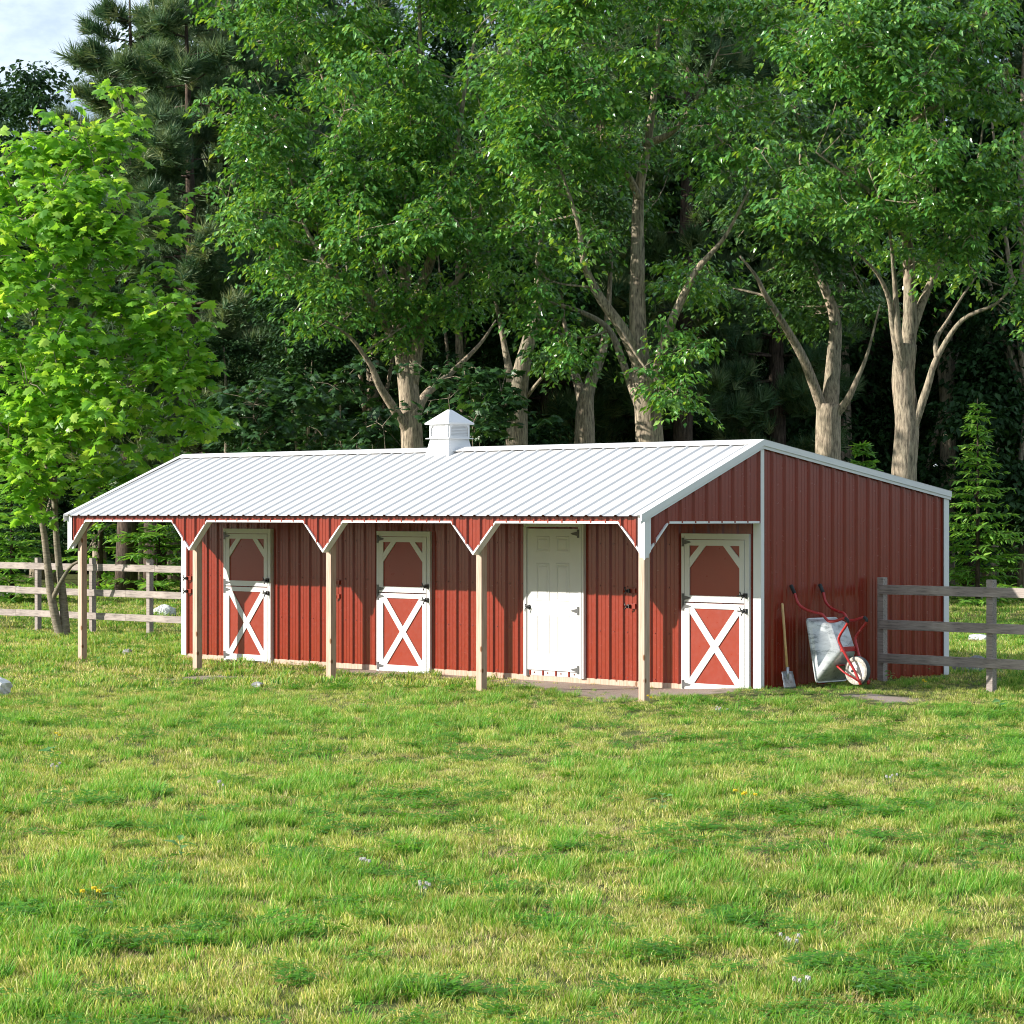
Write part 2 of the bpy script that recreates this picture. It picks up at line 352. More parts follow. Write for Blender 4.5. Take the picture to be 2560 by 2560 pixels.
# roof
def slope_panel(name, b0, z0, b1, z1, flip):
    dl = math.hypot(b1 - b0, z1 - z0); nb, nz_ = -(z1 - z0) / dl, (b1 - b0) / dl
    if nz_ < 0: nb, nz_ = -nb, -nz_
    panel(name, profile(-0.012, LEN + 0.03, 0.11, (), False, 0.018, 0.032), lambda u, v, h: (u, b0 + (b1 - b0) * v + nb * h, z0 + (z1 - z0) * v + nz_ * h), kon(0), kon(1), M['roof'], barn, flip)
slope_panel('roof_panel', -0.10, EAVE, P_ + 0.0, RIDGE, False)
slope_panel('roof_panel', P_ + Q_ + 0.02, BEAVE + 0.01, P_ + 0.0, RIDGE, True)
mb = MB(); sF = (RIDGE - EAVE) / (P_ + 0.1); sB = (RIDGE - BEAVE) / (Q_ + 0.08)
zr = RIDGE + 0.026
for t in (0.0, 0.006):
    pass
vs = []
for a in (-0.03, LEN + 0.04):
    vs += [(a, P_ - 0.13, zr - 0.13 * sF), (a, P_, zr), (a, P_ + 0.13, zr - 0.13 * sB), (a, P_ + 0.13, zr - 0.13 * sB + 0.007), (a, P_, zr + 0.007), (a, P_ - 0.13, zr - 0.13 * sF + 0.007)]
mb.add(vs, [(0, 1, 7, 6), (1, 2, 8, 7), (2, 3, 9, 8), (3, 4, 10, 9), (4, 5, 11, 10), (5, 0, 6, 11), (5, 4, 1, 0), (4, 3, 2, 1), (6, 7, 10, 11), (7, 8, 9, 10)])
mb.build('ridge_cap', M['white'], barn)
for aa, sg in ((LEN, 1), (0, -1)):
    mb = MB(); o = 0.024
    top = [(-0.108 if sg > 0 else -0.09, EAVE + o - 0.008), (P_, RIDGE + o + 0.004), (P_ + Q_ + 0.025, BEAVE + o + 0.008)]
    def strip(h0, h1, d0, d1):
        vs = []
        for d in (d0, d1):
            vs += [(aa + sg * d, b, z - h0) for b, z in top] + [(aa + sg * d, b, z - h1) for b, z in top]
        fs = [(0, 1, 4, 3), (1, 2, 5, 4), (6, 9, 10, 7), (7, 10, 11, 8), (0, 6, 7, 1), (1, 7, 8, 2), (3, 4, 10, 9), (4, 5, 11, 10), (0, 3, 9, 6), (2, 8, 11, 5)]
        mb.add(vs, fs)
    e_ = 0.0 if sg > 0 else -0.018
    strip(0.0, 0.070, 0.031, 0.058 + e_); strip(0.0705, 0.105, 0.031, 0.046 + e_ * .6); strip(-0.004, -0.0005, -0.06, 0.060 + e_)
    mb.build('rake_trim', M['white'], barn)
mb = MB(); mb.box(0.03, LEN + 0.02, P_ - 0.012, P_ + 0.10, -0.08, ZB); mb.box(LEN - 0.09, LEN + 0.012, P_ + 0.10, P_ + Q_, -0.08, ZB); mb.build('skid_beam', M['pine'], barn)
# porch posts, each with its own stretch of timber
for k in range(5):
    pc = {0: 0.115, 4: LEN - 0.115}.get(k, k * BAY)
    zg = min(gz1(*W(pc, 0.12)[:2]), 0.05) - 0.15
    mb = MB(); mb.box(-0.046, 0.046, -0.046, 0.046, zg - 0.0, 2.05)
    mb.build('porch_post', M['pine'], barn, (pc, 0.121, 0.0), None, 0.004)

# --- doors (front wall plane is y = P_, outside is -y)
def bx(mb, a0, a1, z0, z1, d0, d1): mb.box(a0, a1, P_ - d1, P_ - d0, z0, z1)
def strap_hinge(parent, a, z, sg=1):
    mb = MB(); bx(mb, a - 0.016, a + 0.016, z - 0.052, z + 0.052, 0.0575, 0.064)
    mb.prism([(a + sg * 0.0165, z - 0.027), (a + sg * 0.10, z - 0.011), (a + sg * 0.128, z), (a + sg * 0.10, z + 0.011), (a + sg * 0.0165, z + 0.027)], lambda u, v, d: (u, P_ - d, v), 0.0575, 0.063)
    return mb.build('hinge', M['hinge'], parent)
def latch(parent, a, z):
    mb = MB(); bx(mb, a - 0.022, a + 0.028, z - 0.026, z + 0.030, 0.0575, 0.085)
    bx(mb, a - 0.125, a - 0.0225, z - 0.007, z + 0.007, 0.060, 0.072)
    bx(mb, a - 0.07, a - 0.05, z - 0.016, z + 0.016, 0.0575, 0.0595)
    mb.tube([(a - 0.01, P_ - 0.085, z), (a - 0.02, P_ - 0.12, z + 0.012), (a - 0.035, P_ - 0.125, z + 0.05)], 0.008, 6)
    mb.tube([(a + 0.01, P_ - 0.085, z), (a + 0.0, P_ - 0.118, z - 0.016), (a - 0.01, P_ - 0.122, z - 0.05)], 0.008, 6)
    return mb.build('latch', M['black'], parent)
def dutch_door(a0, z0):
    A = lambda u: a0 + u
    mb = MB()
    bx(mb, A(0.05), A(0.983), z0 + 1.088, z0 + 1.83, 0.020, 0.040); bx(mb, A(0.05), A(0.983), z0 + 0.03, z0 + 1.076, 0.020, 0.040)
    d = mb.build('dutch_door', M['redboard'], barn)
    mb = MB()
    bx(mb, A(0.0), A(0.046), z0, z0 + 1.8785, 0.0, 0.055); bx(mb, A(0.987), A(1.061), z0, z0 + 1.8785, 0.0, 0.050); bx(mb, A(0.0), A(1.061), z0 + 1.879, z0 + 1.905, 0.0, 0.058)
    bx(mb, A(0.0465), A(0.9865), z0 + 1.836, z0 + 1.8785, 0.0, 0.048); bx(mb, A(1.04), A(1.063), z0, z0 + 1.8785, 0.0505, 0.060)
    mb.build('door_frame', M['whitewood'], d)
    sl, sr = A(0.129), A(0.911); l0, r0 = A(0.052), A(0.981)
    mb = MB()
    for (za, zb) in ((1.090, 1.829), (0.032, 1.074)):
        bx(mb, l0, sl, z0 + za, z0 + zb, 0.0405, 0.056); bx(mb, sr, r0, z0 + za, z0 + zb, 0.0405, 0.056)
    bx(mb, sl, sr, z0 + 1.762, z0 + 1.829, 0.0405, 0.0555); bx(mb, sl, sr, z0 + 1.090, z0 + 1.164, 0.0405, 0.0555)
    bx(mb, sl, sr, z0 + 1.012, z0 + 1.074, 0.0405, 0.0555); bx(mb, sl, sr, z0 + 0.032, z0 + 0.118, 0.0405, 0.0555)
    pr = lambda poly, d1: mb.prism(poly, lambda u, v, d: (u, P_ - d, v), 0.0405, d1)
    pr([(sl, z0 + 1.495), (sl, z0 + 1.615), (A(0.282), z0 + 1.762), (A(0.384), z0 + 1.762)], 0.0525)
    pr([(sr, z0 + 1.495), (sr, z0 + 1.615), (A(0.758), z0 + 1.762), (A(0.656), z0 + 1.762)], 0.0525)
    pr([(sl, z0 + 1.012), (sl, z0 + 0.955), (A(0.842), z0 + 0.118), (sr, z0 + 0.118), (sr, z0 + 0.175), (A(0.198), z0 + 1.012)], 0.0515)
    pr([(sr, z0 + 1.012), (sr, z0 + 0.955), (A(0.198), z0 + 0.118), (sl, z0 + 0.118), (sl, z0 + 0.175), (A(0.842), z0 + 1.012)], 0.0530)
    mb.build('door_trim', M['whitewood'], d)
    for hz in (1.802, 1.135, 1.034, 0.098): strap_hinge(d, A(0.028), z0 + hz)
    for hz in (1.178, 0.998): latch(d, A(1.01), z0 + hz)
    return d
dutch_door(0.992, -0.008); dutch_door(4.294, -0.03); dutch_door(9.785, -0.03)

def entry_door():
    mb = MB(); bx(mb, 7.153, 8.062, 0.135, 1.922, 0.01, 0.040)
    d = mb.build('entry_door', M['whitewood'], barn); tag(d, 'white six panel door')
    mb = MB()
    bx(mb, 7.100, 7.148, 0.055, 1.945, 0.0, 0.055); bx(mb, 8.067, 8.115, 0.055, 1.945, 0.0, 0.055); bx(mb, 8.1155, 8.150, 0.055, 1.985, 0.0, 0.048)
    bx(mb, 7.100, 8.115, 1.9455, 1.985, 0.0, 0.052)
    mb.build('door_frame', M['whitewood'], d)
    mb = MB()
    for a0, a1 in ((7.312, 7.557), (7.664, 7.902)):
        for z0, z1 in ((1.626, 1.831), (1.007, 1.490), (0.345, 0.843)):
            w = 0.016
            # outer moulding: four bevelled strips, and the raised field inside
            pts = lambda i, d: [(a0 + i, P_ - d, z0 + i), (a1 - i, P_ - d, z0 + i), (a1 - i, P_ - d, z1 - i), (a0 + i, P_ - d, z1 - i)]
            rings = pts(0, 0.0402) + pts(0.010, 0.0475) + pts(0.022, 0.0475) + pts(0.032, 0.0402) + pts(0.036, 0.0402) + pts(0.056, 0.0480)
            fs = []
            for r in (0, 1, 2, 4):
                for i in range(4): fs.append((r * 4 + i, r * 4 + (i + 1) % 4, (r + 1) * 4 + (i + 1) % 4, (r + 1) * 4 + i))
            fs.append((20, 21, 22, 23)); mb.add(rings, fs)
    mb.build('door_moulding', M['whitewood'], d)
    for hz in (1.862, 0.898, 0.163): strap_hinge(d, 8.068, hz, -1)
    mb = MB(); mb.tube([(7.19, P_ - 0.040, 0.926), (7.19, P_ - 0.046, 0.926)], 0.033, 14); mb.tube([(7.19, P_ - 0.046, 0.926), (7.19, P_ - 0.085, 0.926)], 0.010, 8)
    mb.tube(spline([(7.172, P_ - 0.088, 0.965), (7.176, P_ - 0.100, 0.94), (7.19, P_ - 0.092, 0.926), (7.176, P_ - 0.100, 0.905), (7.166, P_ - 0.092, 0.87)]), 0.008, 8)
    mb.build('door_handle', M['hinge'], d)
    mb = MB(); bx(mb, 7.150, 8.065, 0.062, 0.130, 0.004, 0.018); st = mb.build('kick_strip', M['galv'], d)
    mb = MB()
    rs = painted('rusty_screw', (0.22, 0.07, 0.04), 0.7)
    for k in range(4):
        mb = MB(); mb.tube([(7.26 + k * 0.235, P_ - 0.018, 0.10), (7.26 + k * 0.235, P_ - 0.022, 0.10)], 0.011, 8); mb.build('screw', rs, d)
entry_door()
# latch blocks on the wall that hold the open doors
for a in (0.155, 3.45, 8.955, 6.75):
    if a == 6.75: continue
    for z in (1.168, 0.978):
        mb = MB(); bx(mb, a - 0.025, a + 0.065, z - 0.028, z + 0.032, 0.0045, 0.045); o = mb.build('latch_block', M['redboard'], barn)
        mb = MB(); bx(mb, a - 0.045, a - 0.010, z - 0.022, z + 0.024, 0.0455, 0.075)
        mb.tube([(a - 0.03, P_ - 0.075, z), (a - 0.06, P_ - 0.09, z + 0.01), (a - 0.075, P_ - 0.08, z + 0.045)], 0.009, 6)
        mb.tube([(a - 0.03, P_ - 0.075, z), (a - 0.05, P_ - 0.09, z - 0.015), (a - 0.075, P_ - 0.08, z - 0.035)], 0.009, 6)
        mb.build('latch', M['black'], o)
# wall screws, one part
mb = MB()
for kk in range(int(LEN / R_)):
    a = 0.10 + kk * R_ + 0.068
    if any(x0 - 0.05 < a < x1 + 0.05 for x0, x1 in ((0.99, 2.06), (4.29, 5.36), (9.78, 10.85), (7.1, 8.15))): continue
    for z in (0.10, 0.66, 1.22, 1.74): mb.tube([(a, P_ - 0.0, z), (a, P_ - 0.006, z)], 0.008, 6)
tag(mb.build('wall_screws', painted('red_screw', (0.17, 0.025, 0.018), 0.5), barn), kind='stuff')

# --- cupola on the ridge
CA, CB = 5.669, P_
def ring(mb, levels, sm=False):
    vs = []
    for h, z in levels: vs += [(CA - h, CB - h, z), (CA + h, CB - h, z), (CA + h, CB + h, z), (CA - h, CB + h, z)]
    fs = [(0, 3, 2, 1)]
    for r in range(len(levels) - 1):
        for i in range(4): fs.append((r * 4 + i, r * 4 + (i + 1) % 4, (r + 1) * 4 + (i + 1) % 4, (r + 1) * 4 + i))
    n = 4 * (len(levels) - 1); fs.append((n, n + 1, n + 2, n + 3)); mb.add(vs, fs)
mb = MB(); ring(mb, [(0.172, 3.10), (0.172, 3.30)]); cup = mb.build('cupola', M['white'], barn)
mb = MB(); ring(mb, [(0.225, 2.86), (0.205, 2.965), (0.182, 3.075), (0.180, 3.0895)]); mb.build('cupola_base', M['white'], cup)
mb = MB(); ring(mb, [(0.222, 3.090), (0.222, 3.102), (0.173, 3.106)]); mb.build('skirt_board', M['white'], cup)
mb = MB(); ring(mb, [(0.226, 3.278), (0.230, 3.281), (0.230, 3.300), (0.225, 3.303), (0.021, 3.476)]); mb.build('cupola_roof', M['white'], cup)
# louvred panels framed by corner stiles
for ax in range(4):
    ca, sa = math.cos(ax * math.pi / 2), math.sin(ax * math.pi / 2)
    def tr(u, d, z): 
        x, y = u, -(0.172 + d); return (CA + x * ca - y * sa, CB + x * sa + y * ca, z)
    mb = MB()
    for poly in ([(-0.178, 3.104), (-0.152, 3.104), (-0.152, 3.28), (-0.178, 3.28)], [(0.152, 3.104), (0.178, 3.104), (0.178, 3.28), (0.152, 3.28)],
                 [(-0.152, 3.262), (0.152, 3.262), (0.152, 3.28), (-0.152, 3.28)], [(-0.152, 3.104), (0.152, 3.104), (0.152, 3.124), (-0.152, 3.124)],
                 [(-0.152, 3.262), (-0.152, 3.232), (-0.122, 3.262)], [(0.152, 3.262), (0.122, 3.262), (0.152, 3.232)]):
        mb.prism(poly, lambda u, v, d: tr(u, d, v), 0.0, 0.022)
    mb.build('louver_frame', M['white'], cup)
    mb = MB()
    for k in range(7):
        z = 3.126 + k * 0.0195
        mb.add([tr(-0.150, 0.012, z), tr(0.150, 0.012, z), tr(0.150, 0.002, z + 0.018), tr(-0.150, 0.002, z + 0.018)], [(0, 1, 2, 3)])
    mb.build('louver_slats', M['white'], cup)

# ------------------------------------------------------------------ wheelbarrow leaning on the end wall
def mat_scuffed(name, col, chips, rough, metal=0.0, amt=0.62):
    m, n, l, b = new_mat(name); setp(b, col, rough, metal)
    t = noise(n, l, 26.0, 6, 0.75); r = ramp(n, l, t.outputs['Fac'], [(amt - 0.02, col), (amt + 0.04, chips)])
    l.new(r.outputs['Color'], b.inputs['Base Color']); bump(n, l, b, t.outputs['Fac'], 0.2, 0.003); return m
M['wbred'] = mat_scuffed('scuffed_red_paint', (0.36, 0.018, 0.018), (0.45, 0.30, 0.27), 0.4)
def mat_tray():
    m, n, l, b = new_mat('worn_galvanised_tray'); setp(b, rough=0.42, metal=0.35)
    t = noise(n, l, 5.0, 8, 0.75, 'Object', (1.0, 1.0, 2.4)); r = ramp(n, l, t.outputs['Fac'], [(0.38, (0.20, 0.22, 0.22)), (0.47, (0.50, 0.52, 0.52)), (0.7, (0.68, 0.70, 0.70))])
    l.new(r.outputs['Color'], b.inputs['Base Color']); bump(n, l, b, t.outputs['Fac'], 0.15, 0.006); return m
M['tray'] = mat_tray()
M['tyre'] = mat_scuffed('dusty_tyre', (0.33, 0.30, 0.26), (0.50, 0.46, 0.40), 0.85, 0, 0.5)
M['tread'] = painted('tyre_tread', (0.07, 0.08, 0.085), 0.8, 0.4, 0.3, 30)
M['hub'] = painted('pale_wheel_disc', (0.55, 0.53, 0.48), 0.4, 0.15, 0.5, 8)
CBW = 2.791
wb = empty('wheelbarrow', W(LEN + 0.815, CBW, 0.10), -TH)
tag(wb, 'metal tray wheelbarrow with red tube frame tipped up against the red end wall', 'wheelbarrow')
def wl(o, w, z): return (o - 0.815, w, z - 0.10)
prof_ = [(0.0, 1.267, .27), (.055, 1.17, .268), (.09, 1.075, .262), (.145, 1.016, .255), (.24, .972, .24), (.34, .947, .22), (.42, .93, .205), (.465, .883, .195), (.505, .853, .187), (.595, .857, .18), (.70, .888, .178), (.745, .892, .178), (.775, .862, .178), (.752, .812, .175), (.655, .70, .165), (.627, .632, .155), (.66, .548, .14), (.72, .428, .115), (.80, .283, .085), (.885, .123, .075)]
for sg in (-1, 1):
    pts = spline([wl(o + 0.035, sg * w, z) for o, z, w in prof_], 5)
    mb = MB(); mb.tube(pts, 0.0165, 10); mb.build('frame_tube', M['wbred'], wb)
    mb = MB(); mb.tube(spline([wl(o + 0.035, sg * w, z) for o, z, w in prof_[:2]], 4)[:5], 0.0215, 10); mb.build('grip', M['rubber'], wb)
    i0 = 11 * 5; mb = MB(); mb.tube(pts[i0 - 1:i0 + 8], 0.0195, 10); mb.build('leg_foot', M['rubber'], wb)
    mb = MB(); mb.tube([wl(.60, sg * .125, .335), wl(.70, sg * .11, .26), wl(.93, sg * .085, .15)], 0.012, 8); mb.build('brace', M['wbred'], wb)
mb = MB(); mb.box(*[-0.815 + .675, -0.815 + .69], -.14, .14, .40, .455); mb.build('cross_plate', M['wbred'], wb)
mb = MB(); mb.tube([wl(.60, -.125, .335), wl(.60, .125, .335)], 0.011, 8); mb.build('cross_bar', M['wbred'], wb)
# tray
def tray():
    rim = [(.285, -.285, .872), (.285, .285, .872), (.43, .285, .141), (.43, -.285, .141)]
    flo = [(.515, -.165, .845), (.515, .165, .845), (.675, .155, .470), (.675, -.155, .470)]
    def loop(c, r, n=4):
        # rounded quad
        c = [Vector(wl(*p)) for p in c]; out = []
        for i in range(4):
            p, a, b = c[i], c[i - 1], c[(i + 1) % 4]
            da = (a - p).normalized() * r; db = (b - p).normalized() * r
            for k in range(n + 1):
                t = k / n; out.append((p + da) * (1 - t) ** 2 + p * 2 * t * (1 - t) + (p + db) * t * t)
        return out
    L0 = loop(rim, .05); nrm = Vector((-0.98, 0, -0.19))
    def off(lp, d, g): 
        c = sum(lp, Vector()) / len(lp); return [p + nrm * d + (p - c).normalized() * g for p in lp]
    Fl = loop(flo, .06); mid = [a * 0.06 + b * 0.94 for a, b in zip(L0, Fl)]
    rings = [off(L0, -0.006, 0.014), off(L0, 0.006, 0.018), off(L0, 0.008, 0.0), L0, mid, off(Fl, -0.012, -0.02), off(Fl, -0.008, -0.026), [p + nrm * 0.004 - (p - sum(mid, Vector()) / len(mid)).normalized() * .006 for p in mid], off(L0, -0.002, -0.006), off(L0, -0.006, 0.013)]
    n = len(L0); mb = MB(); vs = [p for r in rings for p in r]; fs = []
    for r in range(len(rings) - 1):
        if r == 5: continue
        for i in range(n): fs.append((r * n + i, r * n + (i + 1) % n, (r + 1) * n + (i + 1) % n, (r + 1) * n + i))
    mb.add(vs, fs, True); mb.add(rings[5], [tuple(range(n))], False); mb.add(rings[6], [tuple(range(n))[::-1]], False)
    return mb.build('tray', M['tray'], wb)
tray()
def lathe(profile_, c, n=36):
    vs = []; m_ = len(profile_)
    for k in range(n):
        t = 2 * math.pi * k / n
        for y, r in profile_: vs.append((c[0] + r * math.cos(t), c[1] + y, c[2] + r * math.sin(t)))
    fs = []
    for k in range(n):
        for i in range(m_ - 1): fs.append((k * m_ + i, ((k + 1) % n) * m_ + i, ((k + 1) % n) * m_ + i + 1, k * m_ + i + 1))
    return vs, fs
wc = wl(.815, 0, .278)
mb = MB(); mb.add(*lathe([(-.040, .008), (-.040, .03), (-.022, .045), (-.026, .075), (-.030, .108), (-.030, .114)], wc), True); mb.add(*lathe([(.030, .114), (.030, .108), (.022, .045), (.040, .03), (.040, .008)], wc), True); wheel = mb.build('wheel', M['hub'], wb)
mb = MB(); mb.add(*lathe([(-.030, .113), (-.042, .117), (-.048, .135), (-.044, .152), (-.034, .164)], wc), True); mb.add(*lathe([(.034, .164), (.044, .152), (.048, .135), (.042, .117), (.030, .113)], wc), True); mb.build('tyre', M['tyre'], wheel)
vs, fs = lathe([(-.034, .1635), (-.02, .170), (0, .172), (.02, .170), (.034, .1635)], wc, 72)
vs = [(x, y, z) for x, y, z in vs]; mb = MB(); mb.add(vs, fs, True); mb.build('tread', M['tread'], wheel)
mb = MB(); mb.tube([(wc[0], -.10, wc[2]), (wc[0], .10, wc[2])], 0.011, 10); mb.tube([(wc[0], -.108, wc[2]), (wc[0], -.10, wc[2])], 0.018, 6); mb.build('axle', M['hinge'], wheel)

# ------------------------------------------------------------------ shovel
sh = empty('shovel', W(LEN + 0.19, 2.27, 0.125), -TH)
tag(sh, 'shovel with straight wooden handle leaning on the red end wall', 'shovel')
mb = MB(); p0 = Vector((0.0, 0.0, 0.13)); p1 = Vector((-0.150, 0.085, 0.925))
mb.tube([p0, p0.lerp(p1, .5), p1, p1 + Vector((-.002, .001, .008))], [0.0165, .0155, .0165, .010], 10); mb.build('handle', painted('ash_handle', (0.50, 0.32, 0.13), 0.5, 0.15, 0.4, 14), sh)
mb = MB(); nU, nV = 8, 7; vs = []
for back in (0, 1):
    for j in range(nV):
        for i in range(nU):
            u = (i / (nU - 1) - 0.5) * 2; v = j / (nV - 1)
            w = 0.098 + 0.012 * (1 - v); z = -0.06 + 0.20 * v
            vs.append((0.045 - 0.05 * v - 0.020 * (1 - u * u) * v - back * 0.004, u * w, z))
o2 = nU * nV; fs = []
for j in range(nV - 1):
    for i in range(nU - 1):
        q = j * nU + i; fs.append((q, q + 1, q + nU + 1, q + nU)); fs.append((o2 + q, o2 + q + nU, o2 + q + nU + 1, o2 + q + 1))
bd = [i for i in range(nU)] + [j * nU + nU - 1 for j in range(1, nV)] + [(nV - 1) * nU + i for i in range(nU - 2, -1, -1)] + [j * nU for j in range(nV - 2, 0, -1)]
for i in range(len(bd)): a_, b_ = bd[i], bd[(i + 1) % len(bd)]; fs.append((a_, o2 + a_, o2 + b_, b_))
mb.add(vs, fs, True); mb.tube([(0.006, 0, 0.03), (0.002, 0, 0.10), p0 + Vector((0, 0, 0.06))], [0.006, 0.016, 0.021], 10)
mb.build('blade', mat_scuffed('shovel_steel', (0.42, 0.44, 0.46), (0.26, 0.25, 0.24), 0.3, 0.6, 0.55), sh)

# ------------------------------------------------------------------ board fences
def rail_fence(label, P0, n_back, n_fwd, spacing, zg, seed, first_rail=0.0):
    rng = random.Random(seed); root = empty('rail_fence', (P0[0], P0[1], 0), -TH); tag(root, label, 'fence')
    for k in range(-n_back, n_fwd + 1):
        u = k * spacing; mb = MB(); mb.box(-.044, .044, -.0, .088, zg - .2, zg + 1.30 + rng.uniform(-.008, .008))
        mb.build('fence_post', M['fence'], root, (u, 0, 0), rng.uniform(-.02, .02), 0.003)
    u0 = -n_back * spacing - (0.6 if n_back else first_rail); u1 = n_fwd * spacing + 0.044
    for zc in (1.15, .72, .31):
        u = u0; first = True
        while u < u1 - 0.01:
            step = 2 * spacing * rng.choice((1, 1, 0.5)) if not first else spacing * (1 + rng.choice((0.5, 1)))
            first = False; e = min(u1, u + step); ln = e - u
            mb = MB(); mb.box(0.002, ln - 0.002, -.026, -.001, -.058, .058)
            mb.build('fence_rail', M['fence'], root, (u, 0, zg + zc + rng.uniform(-.006, .006)), None, 0.003); u = e
    return root
rail_fence('sunlit weathered board fence behind the maple, running to the barn', (-6.14, 44.55), 6, 4, 1.64, 0.03, 3)
rail_fence('weathered board fence in the shade starting at the red end wall', (4.49, 32.22), 0, 4, 1.60, 0.04, 8, -0.0)

# ------------------------------------------------------------------ rocks
def mat_rock(name, c0, c1):
    m, n, l, b = new_mat(name); setp(b, rough=0.85, spec=0.2)
    t = noise(n, l, 9.0, 8, 0.7); r = ramp(n, l, t.outputs['Fac'], [(0.32, tuple(c * .55 for c in c0)), (0.45, c0), (0.65, c1)]); l.new(r.outputs['Color'], b.inputs['Base Color']); bump(n, l, b, t.outputs['Fac'], 0.6, 0.03); return m
M['palerock'] = mat_rock('pale_limestone', (0.58, 0.58, 0.56), (0.78, 0.77, 0.74)); M['greyrock'] = mat_rock('grey_rock', (0.24, 0.24, 0.24), (0.46, 0.46, 0.45))
def rock(label, x, y, size, seed, mat, sink=0.25, face=None):
    import bmesh
    bm = bmesh.new(); bmesh.ops.create_icosphere(bm, subdivisions=4, radius=1); rng = np.random.RandomState(seed)
    V = np.array([v.co for v in bm.verts]); d = np.ones(len(V))
    for k in range(14):
        n_ = rng.randn(3); n_ /= np.linalg.norm(n_); c = rng.uniform(.62, .95); pr = V @ n_; d = np.minimum(d, np.where(pr > 1e-3, c / np.maximum(pr, 1e-3), 9))
    if face is not None:
        n_ = np.array(face[:3]); n_ = n_ / np.linalg.norm(n_); pr = V @ n_; d = np.minimum(d, np.where(pr > 1e-3, face[3] / np.maximum(pr, 1e-3), 9))
    d = d * (1 + 0.05 * np.sin(V @ rng.randn(3) * 6 + 1) + 0.03 * np.sin(V @ rng.randn(3) * 14))
    for v, s in zip(bm.verts, d): v.co = (v.co.x * s * size[0], v.co.y * s * size[1], v.co.z * s * size[2])
    me = bpy.data.meshes.new('rock'); bm.to_mesh(me); bm.free()
    me.polygons.foreach_set('use_smooth', [False] * len(me.polygons))
    o = link('rock', me, mat, None, (x, y, gz1(x, y) + size[2] * (1 - 2 * sink))); tag(o, label, 'rock', 'rocks in the grass'); return o
rock('pale boulder in the open grass in front of the barn', -6.06, 30.9, (.24, .25, .20), 1, M['palerock'], .2, (-.55, -.75, .30, .42))
rock('grey boulder sitting on the grass at the rear corner of the barn', 5.98, 34.5, (.24, .2, .17), 2, M['greyrock'])
rock('pale rock behind the lowest rail of the sunlit fence, nearest the barn', -7.2, 54.6, (.27, .25, .17), 3, M['palerock'])
rock('long rock behind the middle rail of the sunlit fence', -12.5, 66.6, (.34, .3, .17), 4, M['palerock'])
rock('rock cut by the picture edge behind the sunlit fence', -12.85, 65.6, (.30, .3, .2), 9, M['palerock'])
rock('upright rock in bright grass far behind the shaded fence', 10.95, 60.5, (.2, .22, .24), 5, M['palerock'])
rock('low flat rock behind the shaded fence, left of its second post', 7.72, 43.7, (.22, .2, .09), 6, M['palerock'])
rock('small grey stone in the grass near the sunlit fence', -5.75, 39.5, (.09, .08, .06), 7, M['greyrock'])
rock('small dark stone in the turf in front of the porch', -3.1, 32.2, (.08, .07, .045), 8, M['greyrock'])

# ------------------------------------------------------------------ leaves and trees
def frames(D, U):
    D = D / np.linalg.norm(D, axis=1, keepdims=True); S = np.cross(U, D); nn = np.linalg.norm(S, axis=1, keepdims=True); S = S / np.maximum(nn, 1e-6); Nn = np.cross(D, S); return D, S, Nn
def leaves_mesh(name, Pn, D, U, size, tv, tf, rnd):
    D, S, Nn = frames(D, U); tv = np.asarray(tv, float); n = len(Pn)
    V = Pn[:, None, :] + (tv[None, :, 0, None] * D[:, None, :] + tv[None, :, 1, None] * S[:, None, :] + tv[None, :, 2, None] * Nn[:, None, :]) * size[:, None, None]
    tf = np.asarray(tf); Fc = (np.arange(n)[:, None, None] * len(tv) + tf[None]).reshape(-1, tf.shape[1])
    return np_mesh(name, V.reshape(-1, 3), Fc, np.repeat(rnd, len(tf)))
LEAF_V = [(0, 0, 0), (.42, .27, .07), (1, 0, -.16), (.42, -.27, .07), (.45, 0, -.0)]
LEAF_F = [(0, 4, 1), (1, 4, 2), (0, 3, 4), (3, 2, 4)]
_mp = [(0, 0), (.06, -.22), (.02, -.46), (.26, -.36), (.42, -.56), (.50, -.30), (.74, -.34), (.72, -.16), (1.0, 0)]
_mo = _mp + [(x, -y) for x, y in _mp[-2:0:-1]]
MAPLE_V = [(.40, 0, .05)] + [(x, y, -.35 * abs(y) ** 1.3 - .16 * max(0, x - .4)) for x, y in _mo]
MAPLE_F = [(0, 1 + i, 1 + (i + 1) % len(_mo)) for i in range(len(_mo))]

def unit(rng, n):
    v = rng.randn(n, 3); return v / np.linalg.norm(v, axis=1, keepdims=True)

